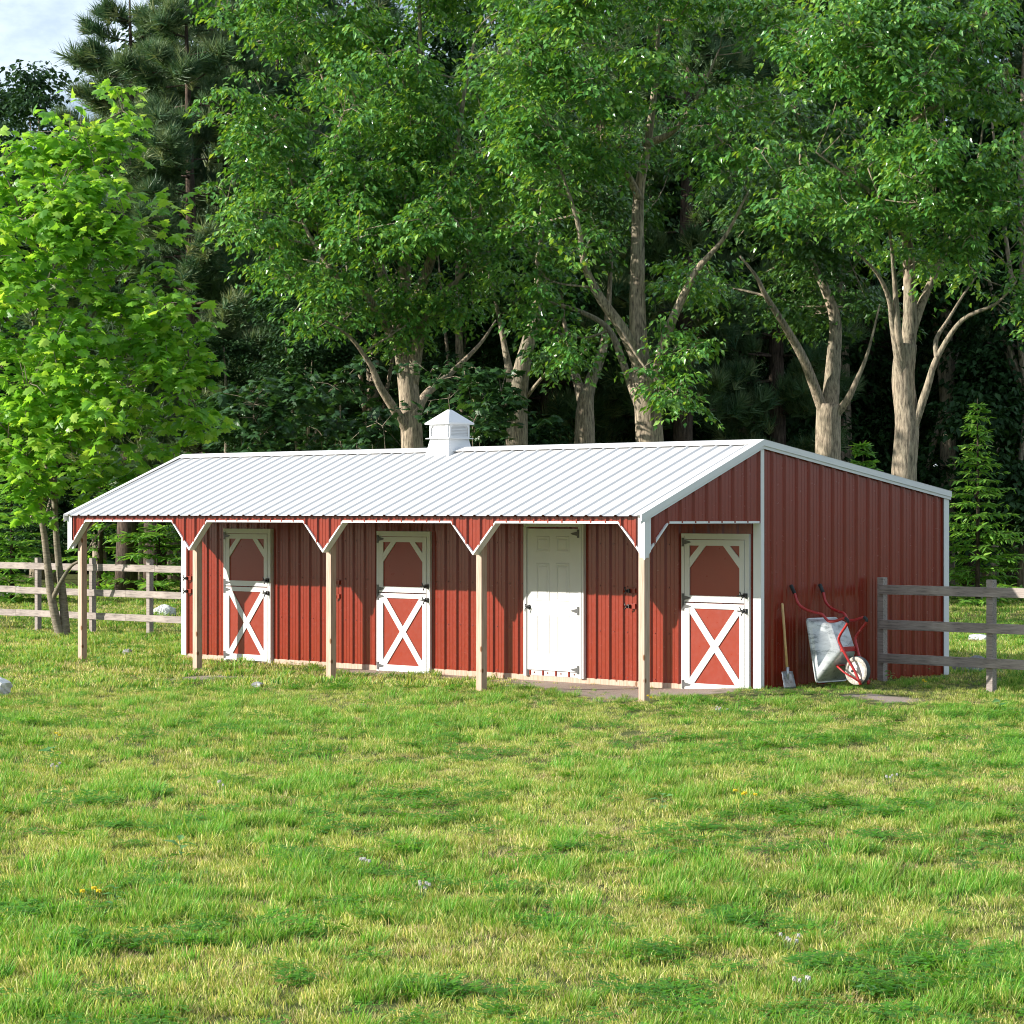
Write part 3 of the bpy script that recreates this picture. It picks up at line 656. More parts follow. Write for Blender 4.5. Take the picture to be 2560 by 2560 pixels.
class Wood:
    def __init__(s): s.mb = MB(); s.nodes = []; s.nr = []
    def limb(s, pts, r0, r1, n=8, sub=4, nodes_from=0.35):
        sp = spline(pts, sub); m = len(sp); r1 = r1 * .45 if r1 < .1 else r1
        rs = [r0 + (r1 - r0) * (i / (m - 1)) ** 0.8 for i in range(m)]
        s.mb.tube(sp, rs, n)
        for i in range(m):
            if i / (m - 1) >= nodes_from: s.nodes.append(sp[i]); s.nr.append(rs[i])
def make_tree(name, label, cat, base, limbs, blobs, n_spr, per, leaf, mats, seed, spr_r=0.45, group=None, tpl=(LEAF_V, LEAF_F), droop=0.55, shell=(0.55, 1.0), flat=0.30, twigs=True, jit=0.25, clump=12, csig=.35):
    """limbs: list of (points, r0, r1, nodes_from) and blobs: list of (centre, (rx, ry, rz)), all in world metres"""
    rng = np.random.RandomState(seed); base = Vector(base)
    w = Wood()
    for pts, r0, r1, nf in limbs: w.limb([Vector(p) - base for p in pts], r0, r1, 10 if r0 > .1 else 7, 5, nf)
    # sprays on the surface of each leafy mass
    C = np.array([list(Vector(b[0]) - base) for b in blobs]); Rr = np.array([b[1] for b in blobs], float)
    wgt = (Rr[:, 0] * Rr[:, 2] + Rr[:, 0] * Rr[:, 1] + Rr[:, 1] * Rr[:, 2]); wgt /= wgt.sum()
    nsub = max(len(blobs), int(n_spr / clump)); idx = rng.choice(len(blobs), nsub, p=wgt); u = unit(rng, nsub); u[:, 2] = np.where(u[:, 2] < -0.35, -u[:, 2], u[:, 2])
    S = C[idx] + u * Rr[idx] * np.array([1, 1, 1.3]) * rng.uniform(shell[0], shell[1], nsub)[:, None] ** 0.6 + rng.normal(0, jit, (nsub, 3))
    S = S[rng.randint(0, nsub, n_spr)] + rng.normal(0, 1, (n_spr, 3)) * np.array([csig, csig, csig * .62])
    # branches: cluster the sprays, join each cluster to a limb
    if twigs:
        nc = max(6, n_spr // 9); cen = S[rng.choice(n_spr, nc, replace=False)]; own = np.argmin(((S[:, None] - cen[None]) ** 2).sum(2), 1)
        NP = np.array([list(p) for p in w.nodes]); NR = list(w.nr)
        for c in range(nc):
            mem = S[own == c]
            if not len(mem): continue
            tgt = mem.mean(0); dd = np.linalg.norm(NP - tgt, axis=1) + np.maximum(0, NP[:, 2] - tgt[2] + 0.2) * 1.6; j = int(np.argmin(dd))
            a = Vector(NP[j]); b = Vector(tgt); ln = (b - a).length; mid = a.lerp(b, .5) + Vector((rng.normal(0, .07), rng.normal(0, .07), rng.normal(-.03, .06))) * ln
            r = min(NR[j] * .6, 0.012 + 0.014 * ln); sp = spline([a, mid, b], 4); w.mb.tube(sp, [r + (0.008 - r) * i / (len(sp) - 1) for i in range(len(sp))], 6)
            NP = np.vstack([NP, [list(sp[4])], [list(sp[6])]]); NR += [r * .5, r * .4]
            for q in mem:
                if min((Vector(q) - sp[k_]).length for k_ in range(3, 9)) > .8: continue
                s0 = min((sp[k_] for k_ in range(3, 9)), key=lambda t_: (Vector(q) - t_).length); m2 = s0.lerp(Vector(q), .5) + Vector((0, 0, .06)); w.mb.tube([s0, m2, Vector(q)], [.010, .008, .004], 4, False)
    # leaves
    n = n_spr * per; sp_i = np.repeat(np.arange(n_spr), per); ang = rng.uniform(0, 2 * math.pi, n); rr = np.sqrt(rng.uniform(0, 1, n)); ss = (spr_r * rng.uniform(.6, 1.35, n_spr))[sp_i]
    tilt = rng.normal(0, .5, (n_spr, 2))[sp_i]
    ox = np.cos(ang) * rr * ss; oy = np.sin(ang) * rr * ss
    oz = -flat * ss * rr ** 2 * 1.1 + tilt[:, 0] * ox + tilt[:, 1] * oy + rng.normal(0, .10, n) * ss
    Pn = S[sp_i] + np.stack([ox, oy, oz], 1)
    az = ang + rng.normal(0, .7, n); dz = -droop + rng.normal(0, .38, n)
    D = np.stack([np.cos(az), np.sin(az), dz], 1); U = np.stack([rng.normal(0, .45, n), rng.normal(0, .45, n), np.ones(n)], 1)
    size = leaf * rng.uniform(.65, 1.25, n); tone = np.clip(rng.normal(.45, .22, n) + rng.normal(0, .12, n_spr)[sp_i], 0, 1)
    root = empty(name, base); tag(root, label, cat, group)
    w.mb.build('trunk', mats[0], root)
    link('crown', leaves_mesh('crown', Pn, D, U, size, tpl[0], tpl[1], tone), mats[1], root)
    return root
def copy_tree(src, loc, rz, s, label):
    c = src.copy(); COL.objects.link(c); c.location = loc; c.rotation_euler = (0, 0, rz); c.scale = (s[0], s[0], s[1]) if hasattr(s, '__len__') else (s, s, s); c['label'] = label
    for ch in list(src.children):
        k = ch.copy(); COL.objects.link(k); k.parent = c
    return c
def pl(pts, D, dds=None):
    """limb through picture-measured points at its own distance"""
    return [at(x, y, D + (dds[i] if dds else 0)) for i, (x, y) in enumerate(pts)]
def bl(lst, D, dep=1.0):
    k = D / F_PX
    return [(at(x, y, D + dd), (rx * k, max(rx, rz) * k * dep, rz * k)) for x, y, dd, rx, rz in lst]
def foot(x, D): X = (x - 1280) / F_PX * D; return (X, D, gz1(X, D) - 0.05)

G_BIG = 'large broadleaf trees behind the barn'
MB_ = (M['bark'], M['leaf'])
# big tree behind the cupola
D = 52.0
limbs = [([foot(1042, D), at(1035, 1250, D), at(1030, 1100, D), at(1022, 980, D), at(1010, 880, D)], .255, .19, 1.1),
         (pl([(1010, 900), (1012, 700), (1020, 520), (1040, 320), (1050, 120), (1045, -60)], D, [0, .2, .3, .3, .2, 0]), .16, .05, .3),
         (pl([(1028, 1090), (1000, 1045), (950, 967), (925, 910), (874, 842), (810, 800)], D, [0, -.2, -.6, -.8, -1.1, -1.4]), .13, .03, .5),
         (pl([(1012, 900), (982, 842), (942, 780), (902, 723), (834, 683), (760, 560), (720, 420)], D, [0, -.2, -.6, -.9, -1.2, -1.3, -1.3]), .13, .04, .4),
         (pl([(1016, 880), (960, 700), (900, 520), (850, 320), (790, 150)], D, [0, .5, 1, 1.2, 1.2]), .14, .04, .4),
         (pl([(1028, 960), (1045, 854), (1052, 808), (1075, 768), (1119, 723), (1155, 683), (1190, 560), (1230, 420)], D, [0, -.2, -.3, -.4, -.6, -.7, -.9, -1]), .15, .035, .5),
         (pl([(1035, 1060), (1062, 990), (1130, 930), (1200, 860), (1240, 800)], D, [.1, .4, .9, 1.3, 1.5]), .12, .03, .6),
         (pl([(1012, 820), (1080, 640), (1130, 440), (1160, 240), (1190, 80)], D, [0, -.5, -.9, -1, -1]), .13, .04, .4)]
blobs = bl([(760, 120, 0, 190, 170), (980, 60, -.6, 240, 190), (1190, 170, -1, 200, 190), (700, 380, -.8, 140, 110), (900, 350, -1.4, 220, 160), (1130, 420, -1.7, 220, 150),
            (660, 560, -.6, 120, 80), (800, 600, -1.6, 190, 100), (1030, 600, -1.8, 200, 110), (1230, 560, -1.2, 150, 120), (700, 720, -.5, 130, 60), (880, 740, -1.3, 150, 55), (780, 850, -.4, 130, 45), (1080, 745, -1.0, 130, 50), (640, 800, .3, 90, 60), (1250, 730, -.2, 110, 40)], D)
make_tree('broadleaf_tree', 'big leafy tree with spreading limbs standing directly behind the white cupola', 'tree', foot(1042, D), limbs, blobs, 1050, 50, .140, MB_, 11, spr_r=.37, group=G_BIG)
# central tree with the forked pale trunk
D = 50.0
limbs = [([foot(1632, D), at(1630, 1250, D), at(1624, 1100, D), at(1618, 1000, D), at(1610, 940, D)], .31, .24, 1.1),
         (pl([(1608, 960), (1597, 910), (1557, 825), (1494, 734), (1460, 655), (1443, 552), (1400, 420)], D, [0, -.1, -.4, -.7, -.9, -1.1, -1.3]), .17, .05, .4),
         (pl([(1606, 1030), (1591, 996), (1563, 922), (1523, 825), (1454, 780), (1380, 757), (1300, 730)], D, [0, .2, .5, .8, 1, 1.2, 1.3]), .12, .03, .5),
         (pl([(1608, 960), (1595, 825), (1594, 626), (1597, 484), (1620, 353), (1640, 180), (1650, -20)], D, [0, .1, .2, .2, .1, 0, 0]), .21, .06, .4),
         (pl([(1600, 500), (1560, 420), (1500, 330), (1450, 220)], D, [.2, -.3, -.8, -1]), .09, .03, .2),
         (pl([(1612, 360), (1680, 330), (1740, 250), (1800, 120)], D, [.1, -.3, -.8, -1]), .09, .03, .2),
         (pl([(1630, 985), (1648, 910), (1665, 842), (1697, 764), (1741, 677), (1784, 627), (1821, 578), (1870, 480)], D, [0, -.2, -.4, -.6, -.8, -.9, -1, -1]), .15, .04, .5)]
blobs = bl([(1480, 60, -.8, 190, 120), (1700, 40, -.6, 210, 120), (1880, 190, -1, 120, 130), (1420, 260, -1.2, 170, 110), (1640, 240, -1.4, 170, 100), (1800, 380, -1, 140, 90), (1390, 430, -1.2, 150, 80),
            (1340, 580, -.8, 130, 60), (1850, 520, -1.0, 110, 70), (1390, 700, -.5, 120, 45), (1310, 820, -.2, 80, 30), (1690, 920, -.6, 50, 35), (1480, 860, -.2, 70, 30), (1720, 700, .4, 90, 30)], D)
make_tree('broadleaf_tree', 'tall tree whose pale trunk forks into three limbs behind the roof ridge', 'tree', foot(1632, D), limbs, blobs, 620, 48, .140, MB_, 12, spr_r=.37, group=G_BIG)
# right tree with bright trunk
D = 47.0
limbs = [([foot(2264, D), at(2264, 1350, D), at(2260, 1190, D), at(2268, 1060, D), at(2258, 950, D), at(2266, 860, D)], .27, .20, 1.1),
         (pl([(2266, 880), (2275, 807), (2272, 652), (2262, 497), (2281, 342), (2287, 186), (2290, 20)], D, [0, .1, .2, .1, 0, 0, 0]), .17, .05, .3),
         (pl([(2258, 960), (2244, 880), (2232, 810), (2222, 745), (2190, 680), (2130, 620)], D, [-.05, -.2, -.3, -.5, -.8, -1.1]), .11, .03, .4),
         (pl([(2258, 930), (2246, 840), (2240, 760), (2235, 690), (2220, 560), (2170, 420)], D, [-.1, -.3, -.4, -.5, -.8, -1]), .09, .03, .4),
         (pl([(2272, 1090), (2290, 1050), (2318, 969), (2343, 894), (2405, 801), (2492, 758), (2542, 702)], D, [0, -.1, -.2, -.3, -.5, -.7, -.9]), .11, .03, .5),
         (pl([(2343, 894), (2340, 850), (2370, 800), (2420, 720), (2480, 640)], D, [-.3, -.2, 0, .3, .5]), .06, .02, .4),
         (pl([(2272, 850), (2300, 770), (2330, 700), (2374, 602), (2430, 480), (2460, 300)], D, [0, .3, .5, .7, .8, .8]), .11, .03, .4),
         (pl([(2270, 600), (2200, 500), (2120, 440), (2040, 380)], D, [.1, -.3, -.7, -1]), .07, .02, .3),
         (pl([(2284, 300), (2350, 250), (2400, 140), (2440, 40)], D, [0, -.3, -.6, -.7]), .07, .02, .2)]
blobs = bl([(2230, 60, -.6, 170, 110), (2420, 120, -.6, 140, 120), (2090, 190, -.8, 130, 90), (2290, 240, -1.2, 170, 90), (2460, 320, -.7, 110, 100), (2120, 330, -1, 120, 50), (2050, 420, -.8, 120, 60), (2240, 420, -1.2, 150, 60), (2400, 460, -1, 130, 60),
            (2080, 560, -.7, 120, 55), (2240, 560, -1.2, 130, 50), (2440, 560, -.8, 110, 50), (2150, 660, -.6, 70, 35), (2190, 770, -.5, 50, 30), (2440, 690, -.6, 80, 30), (2330, 660, .8, 90, 50), (2530, 720, -.6, 50, 45), (2180, 940, -.4, 40, 20), (2380, 990, -.3, 40, 18), (2330, 850, -.5, 40, 20), (2310, 930, -.3, 25, 30)], D)
make_tree('broadleaf_tree', 'airy tree with a sunlit pale trunk rising behind the back slope of the roof', 'tree', foot(2264, D), limbs, blobs, 650, 46, .135, MB_, 13, spr_r=.35, group=G_BIG)
# three trees between them, neighbouring crowns' shade painted into their leaf colour
D = 58.0
limbs = [([foot(1292, D), at(1292, 1100, D), at(1300, 950, D), at(1322, 850, D), at(1342, 770, D), at(1350, 600, D), at(1370, 380, D)], .31, .07, .6),
         (pl([(1290, 1040), (1275, 940), (1262, 870), (1240, 760), (1200, 600)], D, [.2, .5, .7, .9, 1]), .14, .04, .5),
         (pl([(1318, 990), (1350, 950), (1380, 920), (1430, 905), (1480, 860)], D, [0, -.3, -.6, -.9, -1.1]), .05, .02, .5)]
make_tree('broadleaf_tree', 'shaded thick trunked tree between the cupola and the forked trunk', 'tree', foot(1292, D), limbs, bl([(1260, 560, .4, 170, 110), (1400, 520, 0, 160, 120), (1330, 330, .5, 200, 150), (1420, 880, -1, 90, 40), (1240, 760, .8, 110, 50)], D), 260, 40, .15, (M['bark'], M['shadeleaf']), 14, group=G_BIG)
D = 61.0
limbs = [([foot(1462, D), at(1462, 1110, D), at(1464, 1010, D), at(1475, 960, D), at(1505, 880, D), at(1520, 780, D), at(1530, 600, D)], .31, .07, .6),
         (pl([(1462, 1030), (1445, 960), (1428, 900), (1410, 800), (1400, 680)], D, [0, .3, .5, .6, .6]), .16, .04, .5)]
make_tree('broadleaf_tree', 'dark forked tree just left of the pale forked trunk', 'tree', foot(1462, D), limbs, bl([(1420, 640, .4, 130, 90), (1540, 560, 0, 150, 120), (1480, 380, .4, 200, 140), (1470, 1000, -1, 70, 35)], D), 220, 40, .15, (M['bark'], M['shadeleaf']), 15, group=G_BIG)
D = 55.0
limbs = [([foot(2072, D), at(2072, 1250, D), at(2070, 1120, D), at(2072, 1010, D)], .32, .26, 1.1),
         (pl([(2066, 1050), (2012, 905), (1960, 812), (1915, 740), (1890, 690), (1850, 640)], D, [0, -.3, -.6, -.8, -.9, -1]), .13, .04, .5),
         (pl([(2074, 1030), (2084, 900), (2088, 800), (2062, 720), (2030, 650), (2010, 520), (2000, 380)], D, [0, .1, .2, .2, .2, .2, .2]), .20, .06, .4),
         (pl([(2080, 1050), (2118, 1000), (2142, 950), (2170, 880), (2200, 760)], D, [0, -.2, -.3, -.4, -.5]), .11, .03, .4)]
make_tree('broadleaf_tree', 'shaded tree with low forked limbs between the two sunlit trunks', 'tree', foot(2072, D), limbs, bl([(1950, 560, 0, 120, 70), (2060, 700, .3, 130, 70), (1890, 660, -.5, 70, 40), (2000, 420, .3, 170, 110), (2150, 760, -.2, 90, 50), (2090, 1050, -.7, 50, 20), (2010, 800, .8, 130, 50)], D), 300, 40, .15, (M['bark'], M['shadeleaf']), 16, group=G_BIG)

# the young maple by the fence
D = 45.3
limbs = [([foot(155, D), at(143, 1560, D), at(128, 1490, D), at(120, 1420, D), at(112, 1350, D), at(104, 1290, D), at(100, 1180, D), at(98, 1040, D), at(88, 900, D), at(82, 760, D), at(84, 560, D), at(90, 380, D)], .095, .025, .3),
         ([foot(165, D), at(158, 1500, D + .1), at(148, 1420, D + .15), at(140, 1330, D + .2), at(136, 1220, D + .3), at(150, 1050, D + .5), at(190, 860, D + .6), at(210, 640, D + .6), at(200, 420, D + .5), at(205, 260, D + .3)], .085, .02, .3),
         (pl([(130, 1500), (155, 1450), (178, 1415), (205, 1395), (250, 1330), (300, 1300)], D, [0, -.2, -.3, -.4, -.6, -.8]), .05, .012, .5),
         (pl([(104, 1300), (85, 1210), (60, 1130), (20, 1080), (-60, 1000)], D, [0, -.3, -.5, -.8, -1]), .05, .012, .3),
         (pl([(110, 1250), (150, 1130), (210, 1060), (300, 980), (400, 940)], D, [0, -.4, -.8, -1.2, -1.5]), .05, .012, .3),
         (pl([(150, 1050), (250, 920), (340, 840), (440, 790), (520, 780)], D, [.5, .2, 0, -.2, -.4]), .045, .01, .3),
         (pl([(95, 900), (20, 800), (-60, 700), (-150, 640)], D, [0, -.2, -.4, -.5]), .04, .01, .3),
         (pl([(190, 860), (260, 740), (330, 650), (380, 580)], D, [.6, .2, -.2, -.4]), .04, .01, .3),
         (pl([(84, 620), (140, 500), (180, 400), (250, 350)], D, [0, -.4, -.6, -.7]), .03, .008, .3),
         (pl([(84, 640), (40, 500), (0, 420), (-60, 380)], D, [0, -.3, -.4, -.4]), .03, .008, .3)]
blobs = bl([(190, 300, 0, 90, 85), (90, 400, 0, 110, 100), (250, 420, -.2, 95, 80), (10, 520, -.4, 130, 110), (170, 570, -.8, 150, 110), (320, 560, -.2, 85, 75), (-60, 680, 0, 150, 120), (120, 740, -1, 170, 110), (310, 720, -.7, 120, 90),
            (440, 740, 0, 110, 75), (-30, 880, -.5, 160, 100), (190, 880, -1.2, 170, 90), (380, 870, -.9, 150, 80), (530, 870, -.2, 70, 70), (60, 1020, -1, 160, 80), (280, 1010, -1, 160, 70), (450, 990, -.6, 110, 60), (-80, 1080, .2, 140, 90), (180, 1120, -.9, 140, 55), (350, 1110, -.4, 110, 50),
            (20, 1200, -.4, 110, 50), (470, 1080, -.1, 60, 30), (140, 1280, -.5, 70, 40), (300, 1330, -.8, 70, 35), (330, 1395, -.8, 45, 25), (185, 1380, -.5, 40, 25), (30, 1290, .1, 70, 30), (250, 1230, .4, 90, 40), (500, 640, .2, 60, 40), (560, 950, .0, 45, 40)], D, .9)
make_tree('maple_tree', 'young maple with bright yellow green leaves in front of the sunlit fence', 'tree', foot(160, D), limbs, blobs, 600, 13, .205, (M['maplebark'], M['mapleleaf']), 21, spr_r=.36, tpl=(MAPLE_V, MAPLE_F), droop=.42, shell=(.25, 1.0), flat=.25, clump=4, csig=.26)

# ---- needle trees
def tuft_tpl(rng, n=30):
    V = []; Fc = []
    for i in range(n):
        az = rng.uniform(0, 2 * math.pi); el = rng.uniform(.15, 1.25); d = np.array([math.sin(el) * math.cos(az), math.sin(el) * math.sin(az), math.cos(el)]); s = np.cross(d, rng.randn(3)); s /= np.linalg.norm(s)
        o = np.array([0, 0, rng.uniform(-.35, .15)]); ln = rng.uniform(.7, 1.05); k = len(V); V += [o - s * .034, o + s * .034, o + d * ln]; Fc.append((k, k + 1, k + 2))
    # template axis is local z; leaves_mesh uses x as the long axis
    V = np.array(V)[:, [2, 0, 1]]; return V, Fc
def pine(name, label, base, h, r_max, seed, crown0=.35, group=None, tufts=20, tl=.40, lean=0.0):
    rng = np.random.RandomState(seed); base = Vector(base); mb = MB()
    axis_ = lambda t: Vector((lean * t * h + .12 * math.sin(3 * t + seed), .1 * math.cos(2.3 * t + seed), t * h))
    n = 14; r0 = .022 * h ** .92 + .03
    mb.tube([axis_(i / n) for i in range(n + 1)], [max(.02, r0 * (1 - .92 * i / n)) for i in range(n + 1)], 10)
    P = []; Dd = []; t = crown0
    while t < .99:
        rel = (t - crown0) / (1 - crown0); R = r_max * (1 - rel) ** .5 * (0.55 + .45 * min(1, rel * 4)) + .25
        for q in range(rng.randint(3, 6)):
            az = rng.uniform(0, 2 * math.pi); ln = R * rng.uniform(.6, 1.1); a = axis_(t); rise = rng.uniform(.05, .35)
            dirv = Vector((math.cos(az), math.sin(az), 0)); e = a + dirv * ln + Vector((0, 0, rise * ln)); m = a.lerp(e, .55) - Vector((0, 0, .08 * ln))
            mb.tube(spline([a, m, e], 3), [.035 * (1 - rel) + .012, .03 * (1 - rel) + .01, .02, .018, .014, .012, .01], 5, False)
            for k in range(max(5, int(tufts * ln))):
                f = rng.uniform(.2, 1.05) ** .6; p = (a.lerp(m, f / .55) if f < .55 else m.lerp(e, (f - .55) / .45)) + Vector((rng.normal(0, .16), rng.normal(0, .16), rng.normal(.04, .07))) * min(1.2, .4 + ln * .3)
                P.append(list(p)); Dd.append([dirv.x * .5 + rng.normal(0, .35), dirv.y * .5 + rng.normal(0, .35), .75 + rng.normal(0, .2)])
        t += rng.uniform(.022, .038)
    P = np.array(P); Dd = np.array(Dd); m_ = len(P); V, Fc = tuft_tpl(rng)
    root = empty(name, base); tag(root, label, 'tree', group); mb.build('trunk', M['pinebark'], root)
    link('crown', leaves_mesh('crown', P, Dd, unit(rng, m_), tl * rng.uniform(.75, 1.2, m_), V, Fc, np.clip(rng.normal(.4, .25, m_), 0, 1)), M['needle'], root); return root
G_P = 'tall pines behind the maple and the barn'
p1 = pine('pine_tree', 'tall pine with long needles nearest the patch of sky', foot(318, 66), 15.0, 2.9, 31, .20, G_P)
p2 = pine('pine_tree', 'dark full pine between the first pine and the big broadleaf crown', foot(470, 63), 14.6, 3.1, 32, .22, G_P)
p3 = pine('pine_tree', 'tallest pine touching the big broadleaf crown', foot(575, 67), 16.4, 3.0, 33, .24, G_P)
for i, (x, D, rz, s, lab) in enumerate([(1380, 66, 1.1, (1.0, 1.1), 'straight pine trunk right of the shaded thick trunked tree'), (1530, 70, 2.2, (1, 1.05), 'thin dark pine trunk right of the dark forked tree'), (1716, 64, 3.0, (.95, 1.1), 'dark pine trunk just right of the pale forked trunk'),
                                        (1938, 66, 4.0, (.95, 1.1), 'thin pine trunk left of the shaded tree with low forked limbs'), (2160, 72, .6, (1, 1.1), 'far pine behind the airy tree with the sunlit trunk'), (2420, 74, 5.2, (1, 1.1), 'far pine behind the young spruce'),
                                        (2530, 70, 1.9, (1, 1.1), 'far pine at the edge of the wood beyond the shaded fence'), (400, 69, 2.7, (1.15, .98), 'pine standing between the pine nearest the sky and the dark full pine'), (690, 72, 3.6, (1, 1.05), 'pine hidden deep behind the big broadleaf crown'), (880, 70, 0.3, (1, 1.1), 'pine deep in the shade left of the cupola')]):
    copy_tree((p1, p2, p3)[i % 3], foot(x, D), rz, s, lab)

def spruce(name, label, base, h, r, seed, mat, group=None, r0=.06, step=.24, low=.04):
    rng = np.random.RandomState(seed); base = Vector(base); mb = MB(); mb.tube([(0, 0, 0), (.01, 0, h * .5), (0, .01, h)], [r0, r0 * .6, .008], 8)
    P = []; D = []; U = []; S = []; z = low * h
    while z < h * .98:
        rel = z / h; R = r * (1 - rel) ** .85 + .08
        for q in range(rng.randint(5, 8)):
            az = rng.uniform(0, 2 * math.pi); ln = R * rng.uniform(.65, 1.1); dv = np.array([math.cos(az), math.sin(az), 0]); sd = np.array([-dv[1], dv[0], 0]); sag = rng.uniform(-.15, .35)
            pt = lambda f: np.array([0, 0, z]) + dv * ln * f + np.array([0, 0, ln * (sag * .6 * f - .45 * sag * 2 * f * f * .6)])
            mb.tube([pt(0), pt(.5), pt(1)], [.012, .008, .004], 4, False)
            m = max(6, int(ln / .07))
            for k in range(m):
                f = .12 + .9 * k / m; w = .26 * ln * (1 - f * .75) + .04
                for sg in (-1, 1):
                    p = pt(f); d = dv * .65 + sd * sg * .8 + np.array([0, 0, rng.normal(-.10, .2)])
                    nn = max(1, int(w / .10))
                    for j in range(nn):
                        P.append(p + d * w * j / nn); D.append(d + rng.normal(0, .25, 3)); U.append([rng.normal(0, .5), rng.normal(0, .5), 1]); S.append(rng.uniform(.10, .17))
        z += step * rng.uniform(.7, 1.3) * (1 - .4 * rel)
    tv = [(0, 0, 0), (.25, .16, .02), (1, .05, -.12), (1, -.05, -.12), (.25, -.16, .02)]; tf = [(0, 1, 4), (1, 2, 3), (1, 3, 4)]
    root = empty(name, base); tag(root, label, 'tree', group); mb.build('trunk', M['pinebark'], root); n = len(P)
    link('crown', leaves_mesh('crown', np.array(P), np.array(D), np.array(U), np.array(S) * 1.25, tv, tf, np.clip(rng.normal(.45, .25, n), 0, 1)), mat, root); return root
G_S = 'young spruces at the edge of the wood'
s1 = spruce('spruce_tree', 'young spruce lit by the sun beyond the shaded fence', foot(2444, 60), 4.75, 1.5, 41, M['spruce'], G_S)
s2 = spruce('spruce_tree', 'small young spruce top showing above the back slope of the roof', foot(2158, 52), 3.6, .95, 42, M['spruce'], G_S)
copy_tree(s1, foot(30, 62), 2.0, (1.1, .8), 'low dark spruce behind the sunlit fence left of the maple trunk')
copy_tree(s1, foot(395, 66), 4.4, (1.2, .95), 'dark spruce behind the sunlit fence beside the barn porch')
copy_tree(s2, foot(250, 70), 1.0, (1.5, 1.2), 'dark spruce behind the maple')
copy_tree(s1, foot(2330, 70), 3.0, (1.1, .9), 'shaded spruce left of the sunlit young spruce')
copy_tree(s1, foot(2560, 67), 0.8, (1.2, 1.1), 'shaded spruce beyond the shaded fence at the very edge')

# ---- understorey saplings and shrubs
def shrub(label, base, lobes, n, leaf, mat, seed, tpl=(MAPLE_V, MAPLE_F), group='shrubs in the shade of the wood'):
    b = Vector(base); limbs = [([b, b.lerp(Vector(c), .5) + Vector((.05, 0, .1)), Vector(c)], .025, .008, .3) for c, r in lobes]
    return make_tree('shrub', label, 'shrub', base, limbs, lobes, n, 16, leaf, (M['bark'], mat), seed, spr_r=.32, group=group, tpl=tpl, droop=.4, shell=(.3, 1.0))
shrub('dark leafy sapling over the left end of the roof', foot(640, 54), bl([(600, 1080, 0, 70, 60), (690, 1060, .3, 80, 70), (650, 980, .2, 60, 50)], 54), 60, .20, M['darkmaple'], 51)
shrub('dark leafy sapling between the roof and the big broadleaf tree', foot(840, 55), bl([(800, 1080, 0, 70, 60), (900, 1060, .3, 70, 60), (850, 980, .2, 60, 40)], 55), 55, .20, M['darkmaple'], 52)
shrub('leafy sapling catching light just left of the cupola', foot(980, 48), bl([(960, 1085, 0, 45, 30), (1010, 1060, .2, 40, 35), (930, 1110, .2, 30, 20)], 48), 16, .14, M['darkmaple'], 53)
shrub('leafy sapling just right of the cupola', foot(1170, 50), bl([(1180, 1010, 0, 50, 60), (1200, 1085, .2, 40, 25), (1120, 990, .2, 40, 30)], 50), 34, .19, M['darkmaple'], 54)

# ---- the wood behind: individual trees, then one far mass
def back_proto(label, base, h, seed, mat):
    rng = np.random.RandomState(seed); b = Vector(base); limbs = [([b, b + Vector((.1, 0, h * .3)), b + Vector((-.1, .1, h * .65)), b + Vector((0, 0, h * .95))], .26, .04, .3)]
    lobes = []
    for k in range(16):
        z = h * rng.uniform(.10, .93); R = 2.6 * (1 - abs(z / h - .55) * .9); az = rng.uniform(0, 6.28); rr = R * .55; lobes.append((b + Vector((rr * math.cos(az), rr * math.sin(az), z)), (R * .62, R * .62, h * .09)))
    for k in range(4):
        az = k * 1.57 + .4; e = lobes[k][0]; limbs.append(([b + Vector((0, 0, h * .3)), b.lerp(e, .6) + Vector((0, 0, h * .1)), e], .09, .02, .4))
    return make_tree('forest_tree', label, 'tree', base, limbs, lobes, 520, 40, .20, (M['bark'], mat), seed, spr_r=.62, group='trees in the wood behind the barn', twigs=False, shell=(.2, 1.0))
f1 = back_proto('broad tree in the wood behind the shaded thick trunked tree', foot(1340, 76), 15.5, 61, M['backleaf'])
f2 = back_proto('broad tree in the wood between the cupola tree and the tallest pine', foot(760, 74), 15.0, 62, M['backleaf'])
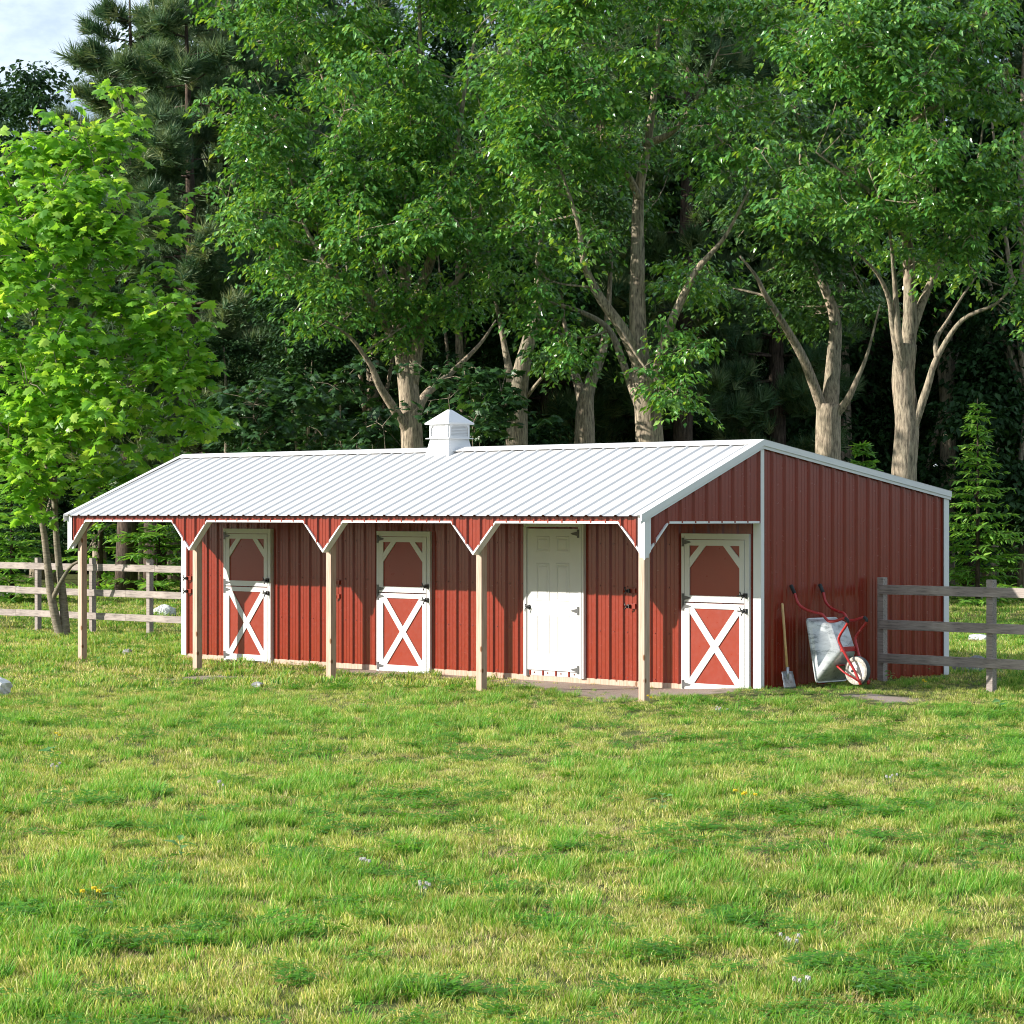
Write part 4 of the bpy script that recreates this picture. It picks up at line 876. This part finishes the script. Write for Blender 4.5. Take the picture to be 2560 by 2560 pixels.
spots = [(760, 58, .46, 'low dark tree under the left side of the big broadleaf crown'), (560, 61, .42, 'dark tree filling the shade left of the big broadleaf crown'), (930, 60, .7, 'dark tree close behind the big tree at the cupola'), (1150, 63, .75, 'dark tree behind the right side of the cupola tree'), (95, 84, 1.05, 'round topped tree under the patch of sky, behind the maple'), (430, 82, 1.12, 'bright topped tree showing behind the pines'), (620, 84, 1.3, 'tree behind the tallest pine, its top near the sky'), (250, 88, .9, 'tree in the wood behind the pine nearest the sky'), (520, 78, .75, 'low tree in the wood under the dark full pine'),
         (900, 82, 1.15, 'tree in the wood left of the cupola, behind the big broadleaf tree'), (1060, 72, 1.0, 'shaded tree behind the cupola and its big tree'), (1200, 80, 1.2, 'shaded tree right of the cupola in the wood'), (1480, 82, 1.2, 'tree in the wood behind the dark forked tree'), (1600, 74, 1.1, 'tree in the wood behind the pale forked trunk'),
         (1750, 80, 1.2, 'tree in the wood right of the pale forked trunk'), (1850, 70, 1.05, 'dark tree filling the gap left of the shaded low forked tree'), (1990, 78, 1.2, 'tree in the wood behind the shaded low forked tree'), (2110, 68, 1.05, 'dark tree in the gap left of the airy tree'), (2240, 78, 1.2, 'tree in the wood behind the airy tree'), (2360, 68, 1.1, 'dark tree right of the airy tree'), (2480, 80, 1.2, 'tree in the wood behind the sunlit young spruce'), (2570, 66, 1.1, 'dark tree at the edge of the wood beyond the shaded fence'), (-30, 80, .90, 'low tree in the wood behind the edge of the maple'), (130, 78, .6, 'low bushy tree in the wood behind the maple trunk'), (350, 74, .6, 'low bushy tree in the wood left of the dark full pine')]
rr_ = random.Random(5)
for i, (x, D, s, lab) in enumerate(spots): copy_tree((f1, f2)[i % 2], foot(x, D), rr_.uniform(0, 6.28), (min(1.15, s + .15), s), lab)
rng = np.random.RandomState(77); n = 42000
Xw = rng.uniform(-46, 34, n); Yw = rng.uniform(90, 101, n); top = 13 + 5 * vnoise(Xw, Yw * 0, 4.0) - np.where((Xw < -11) , 5.0, 0); Zw = rng.uniform(0, 1, n) ** .9 * top
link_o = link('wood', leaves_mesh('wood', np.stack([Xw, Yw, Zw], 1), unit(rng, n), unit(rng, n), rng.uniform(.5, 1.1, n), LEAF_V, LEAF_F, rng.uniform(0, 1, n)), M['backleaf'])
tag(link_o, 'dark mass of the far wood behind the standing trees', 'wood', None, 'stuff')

# ------------------------------------------------------------------ grass
def mat_grass(name, base_c, tip_c, dry_c, trans=.4):
    m, n, l, b = new_mat(name); setp(b, rough=.5, spec=.3)
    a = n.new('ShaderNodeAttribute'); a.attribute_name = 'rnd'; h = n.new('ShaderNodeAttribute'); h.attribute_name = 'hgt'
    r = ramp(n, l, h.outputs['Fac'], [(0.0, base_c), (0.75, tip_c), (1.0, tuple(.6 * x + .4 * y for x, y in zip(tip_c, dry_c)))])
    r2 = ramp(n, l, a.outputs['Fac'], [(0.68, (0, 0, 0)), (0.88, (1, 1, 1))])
    mxx = n.new('ShaderNodeMixRGB'); l.new(r2.outputs['Color'], mxx.inputs['Fac']); l.new(r.outputs['Color'], mxx.inputs['Color1']); mxx.inputs['Color2'].default_value = (*dry_c, 1)
    oi = n.new('ShaderNodeObjectInfo'); hs = n.new('ShaderNodeHueSaturation'); l.new(mxx.outputs['Color'], hs.inputs['Color'])
    m1 = n.new('ShaderNodeMapRange'); m1.inputs['To Min'].default_value = .48; m1.inputs['To Max'].default_value = .515; l.new(oi.outputs['Random'], m1.inputs['Value']); l.new(m1.outputs['Result'], hs.inputs['Hue'])
    m2 = n.new('ShaderNodeMapRange'); m2.inputs['To Min'].default_value = .8; m2.inputs['To Max'].default_value = 1.25; l.new(oi.outputs['Random'], m2.inputs['Value']); l.new(m2.outputs['Result'], hs.inputs['Value'])
    l.new(hs.outputs['Color'], b.inputs['Base Color'])
    tr = n.new('ShaderNodeBsdfTranslucent'); mu = n.new('ShaderNodeMixRGB'); mu.blend_type = 'MULTIPLY'; mu.inputs['Fac'].default_value = 1; mu.inputs['Color2'].default_value = (1.5, 1.4, .7, 1)
    l.new(hs.outputs['Color'], mu.inputs['Color1']); l.new(mu.outputs['Color'], tr.inputs['Color'])
    ms = n.new('ShaderNodeMixShader'); ms.inputs['Fac'].default_value = trans; l.new(b.outputs['BSDF'], ms.inputs[1]); l.new(tr.outputs['BSDF'], ms.inputs[2]); l.new(ms.outputs['Shader'], n['Material Output'].inputs['Surface'])
    return m
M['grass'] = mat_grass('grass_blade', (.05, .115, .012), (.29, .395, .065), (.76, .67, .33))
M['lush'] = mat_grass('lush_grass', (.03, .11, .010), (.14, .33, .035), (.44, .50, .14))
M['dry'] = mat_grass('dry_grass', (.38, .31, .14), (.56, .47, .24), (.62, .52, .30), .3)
M['clover'] = mat_leaf('clover_leaf', (.07, .25, .02), (.11, .33, .025), (.16, .38, .03), .45, .5, .3)
M['yellow'] = painted('yellow_petal', (.80, .58, .015), .6); M['whitepetal'] = painted('white_petal', (.60, .57, .53), .6); M['stalk'] = painted('green_stalk', (.12, .20, .05), .6)
def blades(rng, n, radius, h0, h1, w, bend):
    V = []; Fc = []; rn = []; hg = []
    for i in range(n):
        r = radius * math.sqrt(rng.rand()); az = rng.uniform(0, 6.283); p = np.array([r * math.cos(az), r * math.sin(az), -.01]); h = rng.uniform(h0, h1) * (1 - .35 * r / radius)
        fa = rng.uniform(0, 6.283); s = np.array([math.cos(fa), math.sin(fa), 0]) * w * rng.uniform(.7, 1.2); la = az + rng.normal(0, 1.2); lv = np.array([math.cos(la), math.sin(la), 0]) * h * bend * rng.uniform(.3, 1.5) + np.array([.07 * h, 0, 0])
        k = len(V); tone = rng.rand()
        for f, ww in ((0, 1), (.4, .95), (.75, .7)):
            c = p + lv * f * f + np.array([0, 0, h * f]); V += [c - s * ww / 2, c + s * ww / 2]; hg += [f, f]
        V.append(p + lv + np.array([0, 0, h * .97])); hg.append(1.0)
        Fc += [(k, k + 1, k + 3, k + 2), (k + 2, k + 3, k + 5, k + 4), (k + 4, k + 5, k + 6, k + 6)]; rn += [tone] * 3
    return V, Fc, rn, hg
def tuft_obj(name, spec, mat):
    V, Fc, rn, hg = spec; me = bpy.data.meshes.new(name); me.from_pydata([tuple(v) for v in V], [], [tuple(dict.fromkeys(f)) for f in Fc]); me.update()
    a = me.attributes.new('rnd', 'FLOAT', 'FACE'); a.data.foreach_set('value', rn)
    a = me.attributes.new('hgt', 'FLOAT', 'POINT'); a.data.foreach_set('value', hg)
    o = bpy.data.objects.new(name, me); me.materials.append(mat); return o
def clover_spec(rng, n, radius):
    V = []; Fc = []; rn = []; hg = []
    for i in range(n):
        r = radius * math.sqrt(rng.rand()); az = rng.uniform(0, 6.283); c = np.array([r * math.cos(az), r * math.sin(az), rng.uniform(.02, .055)]); t = rng.rand()
        for q in range(3):
            a0 = rng.uniform(0, .5) + q * 2.094; d = np.array([math.cos(a0), math.sin(a0), rng.uniform(-.1, .3)]) * .018; s = np.array([-math.sin(a0), math.cos(a0), 0]) * .010; k = len(V)
            V += [c, c + d * .6 + s, c + d * 1.15, c + d * .6 - s]; Fc.append((k, k + 1, k + 2, k + 3)); rn.append(t); hg += [1] * 4
    return V, Fc, rn, hg
tc_ = bpy.data.collections.new('grass_tufts'); r_ = np.random.RandomState(3)
defs = [('tuft_a', lambda: blades(r_, 46, .10, .035, .085, .0042, .45), 'grass'), ('tuft_b', lambda: blades(r_, 46, .10, .03, .075, .0042, .6), 'grass'), ('tuft_c', lambda: blades(r_, 40, .085, .05, .105, .0048, .45), 'grass'), ('tuft_d', lambda: blades(r_, 34, .09, .025, .07, .003, .7), 'dry'),
        ('tuft_e', lambda: blades(r_, 50, .085, .07, .14, .005, .45), 'lush'), ('tuft_f', lambda: blades(r_, 46, .075, .06, .12, .0055, .4), 'lush'), ('tuft_g', lambda: clover_spec(r_, 34, .13), 'clover'), ('tuft_h', lambda: blades(r_, 26, .14, .03, .08, .009, .5), 'grass'),
        ('tuft_i', lambda: blades(r_, 26, .14, .04, .09, .009, .5), 'grass'), ('tuft_j', lambda: blades(r_, 20, .13, .03, .07, .007, .6), 'dry'), ('tuft_k', lambda: blades(r_, 26, .13, .07, .13, .010, .5), 'lush')]
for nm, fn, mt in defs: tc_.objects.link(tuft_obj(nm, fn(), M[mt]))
pts = []; rot = []; scl = []; idx = []
rg = np.random.RandomState(19)
def scatter(y0, y1, dens, far):
    area = 0.0; half = lambda y: .205 * y + 2.6
    n = int(dens * (half(y0) + half(y1)) * (y1 - y0)); y = rg.uniform(y0, y1, n); x = rg.uniform(-1, 1, n) * half(y1); k = np.abs(x) < half(y); x = x[k]; y = y[k]
    a = (x - BX0) * cT - (y - BD0) * sT; b = (x - BX0) * sT + (y - BD0) * cT
    inb = (a > -.03) & (a < LEN + .03) & (b > P_ - .03) & (b < P_ + Q_ + .03)
    shade = (a > 0.1) & (a < LEN - .2) & (b > 1.2) & (b < P_)
    kill = inb | (rg.rand(len(x)) < bare_mask(x, y) * .93) | (shade & (rg.rand(len(x)) < .35)) | (y > 74 + 5 * vnoise(x, y * 0, 3.0))
    x = x[~kill]; y = y[~kill]; m = len(x)
    lush = .65 * fbm(x, y, .30) + .35 * fbm(x + 50, y + 20, 1.6); dry = .65 * fbm(x + 77, y, .34) + .4 * fbm(x + 11, y + 60, 2.0); clov = .65 * fbm(x + 13, y + 41, .28) + .35 * fbm(x + 31, y + 4, 1.5); big = fbm(x + 3, y, 6)
    r = rg.rand(m); i = np.where(r < .5, 0, 1); i = np.where(r > .78, 2, i)
    i = np.where((dry > .555) & (rg.rand(m) < .38), 3, i); i = np.where((rg.rand(m) < .10), 3, i)
    i = np.where((lush > .55) & (rg.rand(m) < .5), 4 + (rg.rand(m) > .5), i)
    i = np.where((clov > .575) & (rg.rand(m) < .4), 6, i)
    if far: i = np.select([i == 0, i == 1, i == 2, i == 3, i == 4, i == 5], [7, 8, 8, 9, 10, 10], 6)
    s = rg.uniform(.7, 1.25, m) * (1 + (lush - .5) * 1.2) * np.where(i == 3, .9, 1) * (.92 if not far else 1.05)
    a2 = a[~kill]; b2 = b[~kill]; s = s * (1 - .40 * np.exp(-(np.maximum(0, np.hypot(np.maximum(0, np.maximum(LEN - 1.2 - a2, a2 - LEN - 1.1)), np.maximum(0, np.maximum(1.2 - b2, b2 - 5.5)))) / .5) ** 2))
    lowg = np.zeros(m)
    for cx_, cy_, rx_, ry_ in BARE[:8]: lowg = np.maximum(lowg, np.exp(-(((x - cx_) / (rx_ * 1.3)) ** 2 + ((y - cy_ + .5) / (ry_ * 1.5)) ** 2)))
    s = s * (1 - .5 * lowg)
    pts.append(np.stack([x, y, gz(x, y)], 1)); rot.append(np.stack([rg.normal(0, .12, m), rg.normal(0, .12, m), rg.uniform(-.9, .9, m)], 1)); scl.append(s); idx.append(i)
scatter(9.0, 14.0, 280, False); scatter(14.0, 22.0, 200, False); scatter(22.0, 32.0, 120, False); scatter(32.0, 46.0, 75, True); scatter(46.0, 80.0, 32, True)
PT = np.concatenate(pts); me = bpy.data.meshes.new('grass'); me.vertices.add(len(PT)); me.vertices.foreach_set('co', PT.astype(np.float32).ravel())
for nm, ty, ar in (('rot', 'FLOAT_VECTOR', np.concatenate(rot)), ('scl', 'FLOAT', np.concatenate(scl)), ('idx', 'INT', np.concatenate(idx))):
    a = me.attributes.new(nm, ty, 'POINT'); a.data.foreach_set('vector' if ty == 'FLOAT_VECTOR' else 'value', np.ascontiguousarray(ar, np.int32 if ty == 'INT' else np.float32).ravel())
me.update()
def scatter_nodes(name, coll):
    ng = bpy.data.node_groups.new(name, 'GeometryNodeTree'); ng.interface.new_socket('Geometry', in_out='INPUT', socket_type='NodeSocketGeometry'); ng.interface.new_socket('Geometry', in_out='OUTPUT', socket_type='NodeSocketGeometry')
    gi = ng.nodes.new('NodeGroupInput'); go = ng.nodes.new('NodeGroupOutput'); ip = ng.nodes.new('GeometryNodeInstanceOnPoints'); ci = ng.nodes.new('GeometryNodeCollectionInfo')
    ci.inputs['Collection'].default_value = coll; ci.inputs['Separate Children'].default_value = True; ci.inputs['Reset Children'].default_value = True; ip.inputs['Pick Instance'].default_value = True
    def na(nm, ty):
        x = ng.nodes.new('GeometryNodeInputNamedAttribute'); x.data_type = ty; x.inputs['Name'].default_value = nm; return [s for s in x.outputs if s.enabled and s.name == 'Attribute'][0]
    L = ng.links; L.new(gi.outputs[0], ip.inputs['Points']); L.new(ci.outputs[0], ip.inputs['Instance']); L.new(na('idx', 'INT'), ip.inputs['Instance Index']); L.new(na('rot', 'FLOAT_VECTOR'), ip.inputs['Rotation']); L.new(na('scl', 'FLOAT'), ip.inputs['Scale']); L.new(ip.outputs[0], go.inputs[0])
    return ng
go_ = link('grass', me, None); md = go_.modifiers.new('scatter', 'NODES'); md.node_group = scatter_nodes('grass_scatter', tc_)
tag(go_, 'short green pasture grass with dry and clover patches around the barn', 'grass', None, 'stuff')
print('grass tufts', len(PT))

# ------------------------------------------------------------------ single plants in the sward
def ground_at(x, y):
    D = CAM_H * F_PX / (y - Y0); X = (x - 1280) / F_PX * D; z = gz1(X, D)
    for _ in range(4): D = (CAM_H - z) * F_PX / (y - Y0); X = (x - 1280) / F_PX * D; z = gz1(X, D)
    return (X, D, z)
def weed(label, p, h, n, leaf, seed, spread=.5):
    rng = np.random.RandomState(seed); root = empty('weed_plant', p); tag(root, label, 'weed', 'leafy weeds in the grass')
    mb = MB(); top = Vector((rng.normal(0, .02), rng.normal(0, .02), h)); mb.tube([(0, 0, -.02), top * .5, top], [.005, .004, .002], 5)
    P = []; D = []
    for k in range(n):
        f = .12 + .88 * k / max(1, n - 1); az = k * 2.4 + rng.uniform(-.4, .4); P.append(list(top * f)); D.append([math.cos(az), math.sin(az), spread * rng.uniform(-.2, 1)])
    mb.build('stem', M['stalk'], root); P = np.array(P)
    link('leaves', leaves_mesh('leaves', P, np.array(D), np.tile([0, 0, 1.0], (n, 1)) + rng.normal(0, .2, (n, 3)), leaf * rng.uniform(.6, 1.15, n), LEAF_V, LEAF_F, rng.uniform(.2, 1, n)), M['weedleaf'], root); return root
M['weedleaf'] = mat_leaf('weed_leaf', (.08, .24, .05), (.12, .32, .07), (.20, .40, .10), .35, .4, .5)
for k, (lab, x, y, h, n, lf) in enumerate([
    ('leafy weed growing against the skid beam right of the corner porch post', 1683, 1716, .24, 14, .10), ('tall leafy weed at the foot of the end wall under the lowest fence rail', 2300, 1690, .20, 10, .16), ('weed with upright leaves beside the rear corner of the end wall', 2340, 1688, .17, 9, .15),
    ('small weed by the foot of the first shaded fence post', 2230, 1706, .14, 8, .10), ('dark leafed weed in the turf in front of the second porch post', 905, 1776, .10, 8, .11), ('spreading weed at the left in the middle of the lawn', 132, 1900, .11, 8, .13), ('pale weed below the yellow flowers at the left', 291, 2275, .12, 7, .11),
    ('bright weed in the lower lawn right of the yellow flowers', 457, 2150, .12, 7, .12), ('bright weed left of the yellow flower cluster in the right half of the lawn', 1653, 2032, .12, 7, .12), ('weed with broad leaves near the foot of the corner fence, in the sun', 275, 1625, .16, 9, .14), ('small weed beside the first porch post', 242, 1672, .15, 8, .12), ('broad leafed dark weed at the very bottom of the lawn', 2190, 2500, .07, 6, .10), ('leafy weed beyond the last fence post at the sunlit edge', 2500, 1780, .13, 8, .12), ('weed growing at the first dutch door sill', 560, 1668, .12, 8, .10)]):
    weed(lab, ground_at(x, y), h, n, lf, 300 + k)
def flowers(name, label, p, n, h, col, r, seed, grp):
    rng = np.random.RandomState(seed); root = empty(name, p); tag(root, label, 'flower', grp)
    for k in range(n):
        q = Vector((rng.normal(0, .035), rng.normal(0, .035), h * rng.uniform(.75, 1.1))); mb = MB(); mb.tube([(q.x * .3, q.y * .3, -.02), q * .6, q], [.003, .0025, .002], 5); mb.build('stalk', M['stalk'], root)
        mb = MB(); m_ = 11; vs = [q + Vector((0, 0, .004))]
        for i in range(m_ * 2):
            a = math.pi * i / m_; rr2 = r * (1 if i % 2 == 0 else .72); vs.append(q + Vector((rr2 * math.cos(a), rr2 * math.sin(a), .006 * math.sin(i * 1.7))))
        nv = len(vs); vs += [v - Vector((0, 0, .008)) for v in vs]
        mb.add(vs, [(0, 1 + i, 1 + (i + 1) % (2 * m_)) for i in range(2 * m_)] + [(nv, nv + 1 + (i + 1) % (2 * m_), nv + 1 + i) for i in range(2 * m_)] + [(1 + i, nv + 1 + i, nv + 1 + (i + 1) % (2 * m_), 1 + (i + 1) % (2 * m_)) for i in range(2 * m_)]); mb.build('flower_head', col, root)
    return root
GY, GW_ = 'yellow flowers in the lawn', 'white flower clusters in the lawn'
flowers('yellow_flower', 'cluster of yellow flower heads in the right half of the open lawn', ground_at(1868, 2010), 4, .10, M['yellow'], .017, 1, GY); flowers('yellow_flower', 'three yellow flower heads at the lower left of the lawn', ground_at(242, 2262), 3, .10, M['yellow'], .015, 2, GY)
flowers('yellow_flower', 'single yellow flower left of the spreading weed', ground_at(131, 1858), 2, .09, M['yellow'], .014, 3, GY); flowers('yellow_flower', 'yellow flowers at the foot of the corner porch post', ground_at(1620, 1758), 2, .08, M['yellow'], .015, 4, GY); flowers('yellow_flower', 'yellow flowers in front of the shaded fence', ground_at(2310, 1722), 3, .10, M['yellow'], .016, 5, GY)
for k, (lab, x, y) in enumerate([('white flower cluster at the left below the spreading weed', 139, 1940), ('white flower cluster left of the centre of the lawn', 551, 1985), ('white flower cluster near the bottom of the lawn at the right', 1973, 2390), ('lowest white flower cluster at the right, nearest the camera', 2004, 2500), ('white flower cluster in the lawn below the shaded fence', 2226, 1970), ('whitish flower cluster below the corner porch post', 1800, 1790), ('white flower cluster in the lower middle of the lawn', 910, 2185), ('white flower cluster just right of the lower middle one', 1053, 2255)]):
    flowers('white_flower', lab, ground_at(x, y), 5, .10, M['whitepetal'], .0085, 20 + k, GW_)
